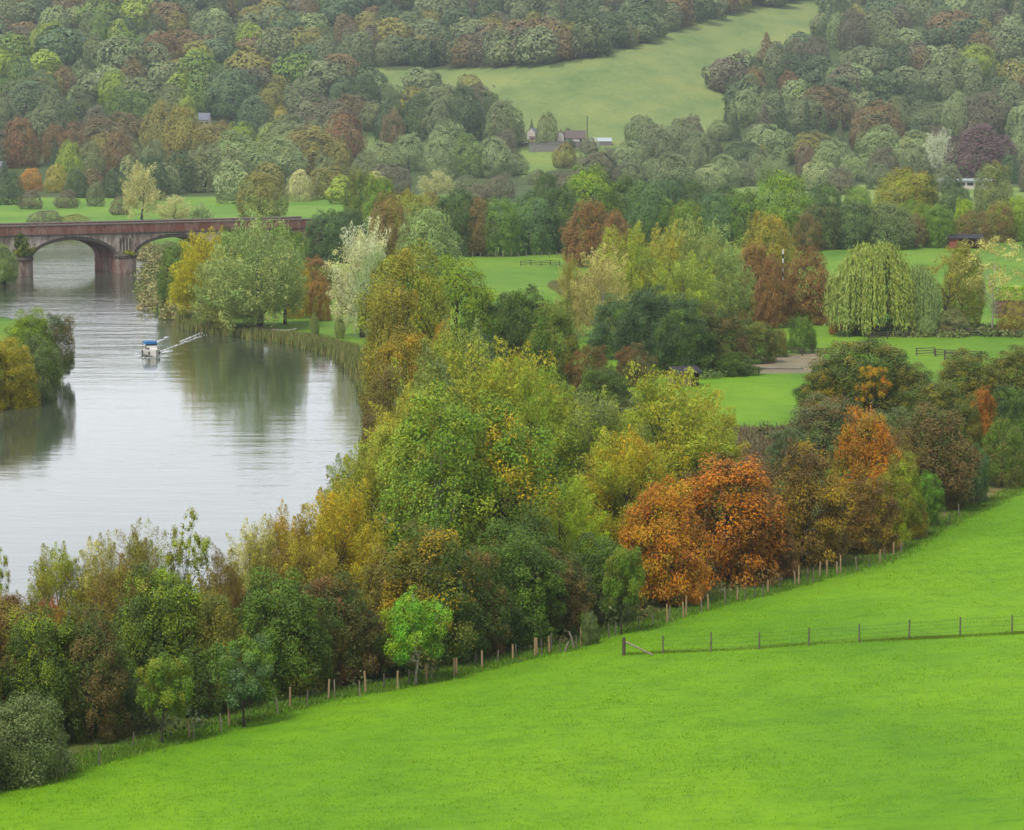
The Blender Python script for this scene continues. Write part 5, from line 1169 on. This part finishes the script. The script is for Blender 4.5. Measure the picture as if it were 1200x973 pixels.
def gable_house(p, w, dp, h, rh, rz, wall, roofm, name, label, cat='house', wins=(), chimney=None, door=None):
    o = empty(name, tuple(p), rz); tag(o, label, cat); hx, hy = w / 2, dp / 2
    mb = MB(); mb.add([(-hx, -hy, -1), (hx, -hy, -1), (hx, hy, -1), (-hx, hy, -1), (-hx, -hy, h), (hx, -hy, h), (hx, hy, h), (-hx, hy, h), (-hx, 0, h + rh), (hx, 0, h + rh)],
           [(0, 1, 5, 4), (2, 3, 7, 6), (1, 2, 6, 9, 5), (3, 0, 4, 8, 7)]); mb.build('wall', wall, o)
    e = .35; k = rh / hy * e; r = MB()
    for sy in (-1, 1):
        a = [(-hx - e, sy * (hy + e), h - k + .03), (hx + e, sy * (hy + e), h - k + .03), (hx + e, 0, h + rh + .03), (-hx - e, 0, h + rh + .03)]; r.hexa(a + [(x, y, z + .18) for x, y, z in a])
    ro = r.build('roof', roofm, o)
    if chimney: MB().box((chimney[0], 0, h + rh + .5), (.9, .9, 2.0)).build('chimney', BRK, ro)
    for (x, z, ww, wh) in wins:
        f = MB().box((x, -hy - .04, z), (ww + .2, .07, wh + .2)).build('window', WP, o); MB().box((x, -hy - .09, z), (ww, .03, wh)).build('pane', GLS, f)
    if door: MB().box((door, -hy - .05, 1.0), (1.0, .08, 2.0)).build('door', DARK, o)
    return o
p = march(800, 452); gable_house(p, 3.5, 3.0, 1.9, .6, math.radians(20), TIMB, ROOFD, 'garden_shed', 'small grey board shed with a dark roof behind the golden willow', 'shed', door=1.2)
# farm on the hill
gable_house(march(624, 162), 9, 6, 5, 3, math.radians(75), WALLW, ROOFG, 'farmhouse', 'white farmhouse with a grey slate gable roof at the left of the hillside farm', wins=((-2, 3.6, 1, 1.2), (2, 3.6, 1, 1.2)))
gable_house(march(627, 166), 8, 4, 2.4, 1.4, 0, simple('cream_wall', (206, 186, 120), (180, 164, 112), .9, 1), ROOFB, 'cottage', 'low cream cottage below the slate-roofed farmhouse', wins=((-2, 1.4, 1, 1), (1, 1.4, 1, 1)))
gable_house(march(657, 168), 6.5, 6, 6.5, 2.6, math.radians(80), WALLW, ROOFB, 'brick_house', 'tall white and brick house with a big chimney in the middle of the hillside farm', chimney=(0, 0), wins=((-1.5, 4.8, 1, 1.3), (1.5, 4.8, 1, 1.3), (-1.5, 2, 1, 1.3), (1.5, 2, 1, 1.3)))
gable_house(march(674, 168), 9, 7, 2.6, 3.2, 0, WALLW, ROOFB, 'bungalow', 'bungalow with a steep brown tiled roof right of the tall brick house', wins=((-2.5, 1.5, 1.2, 1), (2.5, 1.5, 1.2, 1)))
gable_house(march(703, 170), 17, 8, 2.8, 2.4, math.radians(3), WALLS, simple('pale_metal_roof', (178, 188, 192), (160, 170, 176), .5, 1), 'barn', 'long barn with a pale metal roof right of the telegraph pole', 'barn')
for (x, y, w, h, lab) in ((639, 178, 15, 3.6, 'short grey yard wall below the hillside farm'), (660, 174, 30, 3.0, 'long grey yard wall in front of the hillside houses')):
    p = march(x, y); o = MB().box((0, 0, h / 2 - .5), (w, .6, h + 1)).build('yard_wall', WALLS, None, tuple(p)); tag(o, lab, 'wall')
    MB().box((0, 0, h + .08), (w + .3, .9, .15)).build('coping', COPE, o)
def car(px_, py_, rz, mat, label):
    p = march(px_, py_); o = empty('parked_car', tuple(p), rz); tag(o, label, 'car')
    prof = [(-2.1, .35), (-2.1, .85), (-1.5, .95), (-1.0, 1.42), (.5, 1.42), (1.1, .95), (2.0, .82), (2.1, .4)]
    n = len(prof); V = [(x, -.85, z) for x, z in prof] + [(x, .85, z) for x, z in prof]
    MB().add(V, [(i, i + 1, i + 1 + n, i + n) for i in range(n - 1)] + [tuple(range(n - 1, -1, -1)), tuple(range(n, 2 * n))]).build('body', mat, o)
    for sy in (-1, 1):
        MB().hexa([(-1.3, sy * .87, .97), (.8, sy * .87, .97), (.8, sy * .86, .97), (-1.3, sy * .86, .97), (-.9, sy * .87, 1.34), (.4, sy * .87, 1.34), (.4, sy * .86, 1.34), (-.9, sy * .86, 1.34)]).build('window', GLS, o)
        for x in (-1.3, 1.3): MB().tube([(x, sy * .7, .33), (x, sy * .9, .33)], [.33, .33], 12).build('wheel', RUBB, o)
car(613, 169, .1, WP, 'white car parked at the left of the hillside farm')
for o in list(COL.objects):
    if o.get('category') in ('house', 'barn') and 'hillside farm' in o['label'] or o.name in ('barn', 'cottage'): o.scale = (.62, .62, .62)
# house in the left wood
gable_house(march(235, 153), 9, 7, 5, 3, math.radians(-8), WALLW, ROOFG, 'manor_house', 'white house with a slate roof half hidden in the left hillside wood', wins=tuple((x, 3.5, 1.2, 1.5) for x in (-4, -1.5, 1.5, 4)), chimney=(-5, 0))
gable_house(march(2, 205) + np.array([0, -20, 0]), 10, 6, 4, 2, 0, WALLW, ROOFG, 'cottage', 'white cottage half hidden by trees at the left edge below the hill')
# long pale building above the right pasture
p = march(1122, 222); o = empty('long_hall', tuple(p), 0); tag(o, 'long low pale building with a blue-grey window band above the right pasture', 'building')
MB().box((0, 3, 1), (26, 8, 4.4)).build('wall', simple('pale_panel', (214, 206, 190), (196, 188, 172), .8, .5), o)
MB().box((0, 3, 3.6), (27, 9, .7)).build('roof', simple('pale_roof', (190, 198, 206), (170, 180, 190), .6, .5), o)
for k in range(8): f = MB().box((-11.4 + k * 3.25, -1.04, 2.1), (2.6, .06, 1.2)).build('window', ROOFG, o); MB().box((-11.4 + k * 3.25, -1.09, 2.1), (2.2, .03, .9)).build('pane', GLS, f)
# clipped hedge and red bed at right
p = march(1182, 352); w = 14
P_, N_, A_, lv_, C_ = crown_points('shrub', 2, 2, 5200, np.random.default_rng(2), K=50)
rgh = np.random.default_rng(3); n = 5200; P_ = np.c_[rgh.uniform(-7, 7, n), rgh.uniform(-1, 1, n), rgh.uniform(0, 2.6, n)]; fc_ = rgh.random(n)
P_[fc_ < .45, 1] = -1 + rgh.normal(size=(fc_ < .45).sum()) * .06; P_[fc_ > .6, 2] = 2.6 + rgh.normal(size=(fc_ > .6).sum()) * .06
N_ = unit(np.c_[np.zeros(n), -np.ones(n) * (fc_ < .45) - .1, np.ones(n) * (fc_ > .6) + .1] + rdir(n, rgh) * .5)
o = link('clipped_hedge', leaf_mesh('clipped_hedge', P_, N_, .35 * rgh.uniform(.7, 1.3, n), .8, None, np.c_[rgh.random(n), rgh.random(n), rgh.random(n)], LEAF), None, (p[0] + 4, p[1], p[2])); o.color = colour(G['ylg']); o['accent'] = colour(G['brt'])[:3]; tag(o, 'neatly clipped lime green hedge right of the bare birch', 'hedge')
# statue-like white marker by the bridge end and cattle on the hill
COWM, nt, out = new_mat('cow_hide'); g = NG(nt); nz = g.noise(1.1, 1, .3)
bs = g.n('ShaderNodeBsdfPrincipled', i={'Base Color': g.ramp(nz, [(.49, s2l((40, 34, 32))), (.51, s2l((225, 220, 212)))]), 'Roughness': .8}); nt.links.new(bs.outputs[0], out.inputs[0])
COWD = simple('dark_hide', (34, 30, 28), (24, 20, 20), .8, 2)
import bmesh
def cow(px_, py_, rz, mat, label):
    p = march(px_, py_); bm = bmesh.new()
    Vn = [(0, 0, 1.05), (.55, 0, 1.1), (.95, 0, 1.2), (1.2, 0, 1.35), (1.6, 0, 1.15), (-.6, 0, 1.1), (-.85, 0, 1.15), (-.95, 0, .6)]
    En = [(0, 1), (1, 2), (2, 3), (3, 4), (0, 5), (5, 6), (6, 7)]; R = [.38, .36, .26, .19, .11, .34, .12, .03]
    for sv, x in ((1, .6), (5, -.6)):
        for sy in (-1, 1):
            k = len(Vn); Vn += [(x, sy * .2, .85), (x + (.03 if sv == 1 else -.08), sy * .22, .45), (x, sy * .22, .0)]; En += [(sv, k), (k, k + 1), (k + 1, k + 2)]; R += [.16, .08, .07]
    for sy in (-1, 1): k = len(Vn); Vn += [(1.18, sy * .25, 1.48)]; En += [(3, k)]; R += [.04]
    sk = bm.verts.layers.skin.verify(); vs = [bm.verts.new(v) for v in Vn]; bm.verts.ensure_lookup_table()
    for a, b in En: bm.edges.new((vs[a], vs[b]))
    for i_, (v, r) in enumerate(zip(vs, R)): v[sk].radius = (r, r); v[sk].use_root = (i_ == 0)
    me = bpy.data.meshes.new('cow'); bm.to_mesh(me); bm.free(); me.materials.append(mat)
    o = link('cow', me, None, tuple(p)); o.rotation_euler[2] = rz; o.modifiers.new('skin', 'SKIN'); o.modifiers.new('sub', 'SUBSURF').levels = 1
    tag(o, label, 'cow', 'cattle on the hill field'); return o
cow(579, 103, 2.2, COWM, 'black and white cow standing on the hill field above the dark trees')
cow(528, 110, .2, COWD, 'black cow at the left of the hill field, right one of two'); cow(521, 110, 3.0, COWD, 'black cow at the left of the hill field, left one of two')
# logs by the pale willow
p = march(325, 390); o = MB().tube([(-3, 0, .3), (-1, .4, .35), (1.5, -.2, .3), (3.2, .5, .6)], [.28, .25, .2, .08], 7).build('fallen_branch', BARKP, None, tuple(p)); tag(o, 'pale fallen branch lying beside the large pale willow trunk', 'log')
p = march(905, 433); o = MB().tube([(-4, 0, .15), (0, .2, .15), (4.5, -.1, .15)], [.12, .12, .12], 6).build('ground_pole', COPE, None, tuple(p)); tag(o, 'long white pole lying on the sand arena', 'pole')

# ------------------------------------------------------------------ haze, sky, sun, view
hz = MB().box((0, 1650, 118), (5600, 5300, 290)); m, nt, out = new_mat('haze')
pv = nt.nodes.new('ShaderNodeVolumePrincipled'); pv.inputs['Color'].default_value = HCOL; pv.inputs['Density'].default_value = HAZE; pv.inputs['Anisotropy'].default_value = .1
nt.links.new(pv.outputs[0], out.inputs['Volume'])
o = hz.build('haze', m); tag(o, 'thin grey-blue autumn haze over the valley', 'haze', kind='stuff')
W = bpy.data.worlds.new('World'); scene.world = W; W.use_nodes = True; nt = W.node_tree; nt.nodes.clear(); g = NG(nt)
SEL, SAZ = math.radians(58), math.radians(215)
sky = g.n('ShaderNodeTexSky', sky_type='NISHITA', sun_disc=False, sun_elevation=SEL, sun_rotation=SAZ, air_density=1.0, dust_density=4.0, ozone_density=1.0)
hs0 = g.n('ShaderNodeHueSaturation', i={'Saturation': .5, 'Value': 1.0, 'Color': sky.outputs[0]})
# an even deck of cloud over most of the sky
hs = g.n('ShaderNodeHueSaturation', i={'Saturation': 1.0, 'Color': g.mix(.78, hs0.outputs[0], (CLOUD * .97, CLOUD * .99, CLOUD * 1.02))})
# cloud layer: brighter and darker banks of grey
tc = g.n('ShaderNodeTexCoord'); cl = g.noise(2.2, 5, .55, vec=tc.outputs['Generated'], stretch=(1, 1, 2.5))
cc = g.mix(1.0, hs.outputs[0], g.ramp(cl, [(.3, (.82, .84, .88)), (.7, (1.12, 1.1, 1.08))]), 'MULTIPLY')
sp = g.n('ShaderNodeSeparateXYZ', i={0: tc.outputs['Generated']})
lowb = g.n('ShaderNodeMapRange', i={0: sp.outputs[2], 1: 0.02, 2: 0.45, 3: 1.8, 4: 0.78})
cc = g.mix(1.0, cc, lowb.outputs[0], 'MULTIPLY')
bg = g.n('ShaderNodeBackground', i={'Color': cc, 'Strength': SKY}); ow = g.n('ShaderNodeOutputWorld'); nt.links.new(bg.outputs[0], ow.inputs[0])
sl = bpy.data.lights.new('sun', 'SUN'); sl.energy = SUN; sl.angle = math.radians(16); sl.color = (1, .965, .9)
so = bpy.data.objects.new('sun', sl); COL.objects.link(so)
# direction towards the sun: behind the viewer, to the right
az = math.radians(SUNAZ)
dv = Vector((math.sin(az) * math.cos(SEL), math.cos(az) * math.cos(SEL), math.sin(SEL)))
so.rotation_euler = dv.to_track_quat('Z', 'Y').to_euler()
sky.sun_rotation = az
vs = scene.view_settings; vs.view_transform = 'Standard'; vs.look = 'None'; vs.exposure = EXPO; vs.gamma = 1.0; vs.use_curve_mapping = False
cy = scene.cycles; cy.max_bounces = 5; cy.diffuse_bounces = 3; cy.glossy_bounces = 2; cy.transmission_bounces = 2; cy.volume_bounces = 0; cy.transparent_max_bounces = 4; cy.use_denoising = True
cy.use_adaptive_sampling = True; cy.adaptive_threshold = .02; cy.sample_clamp_indirect = 6
cy.use_fast_gi = False
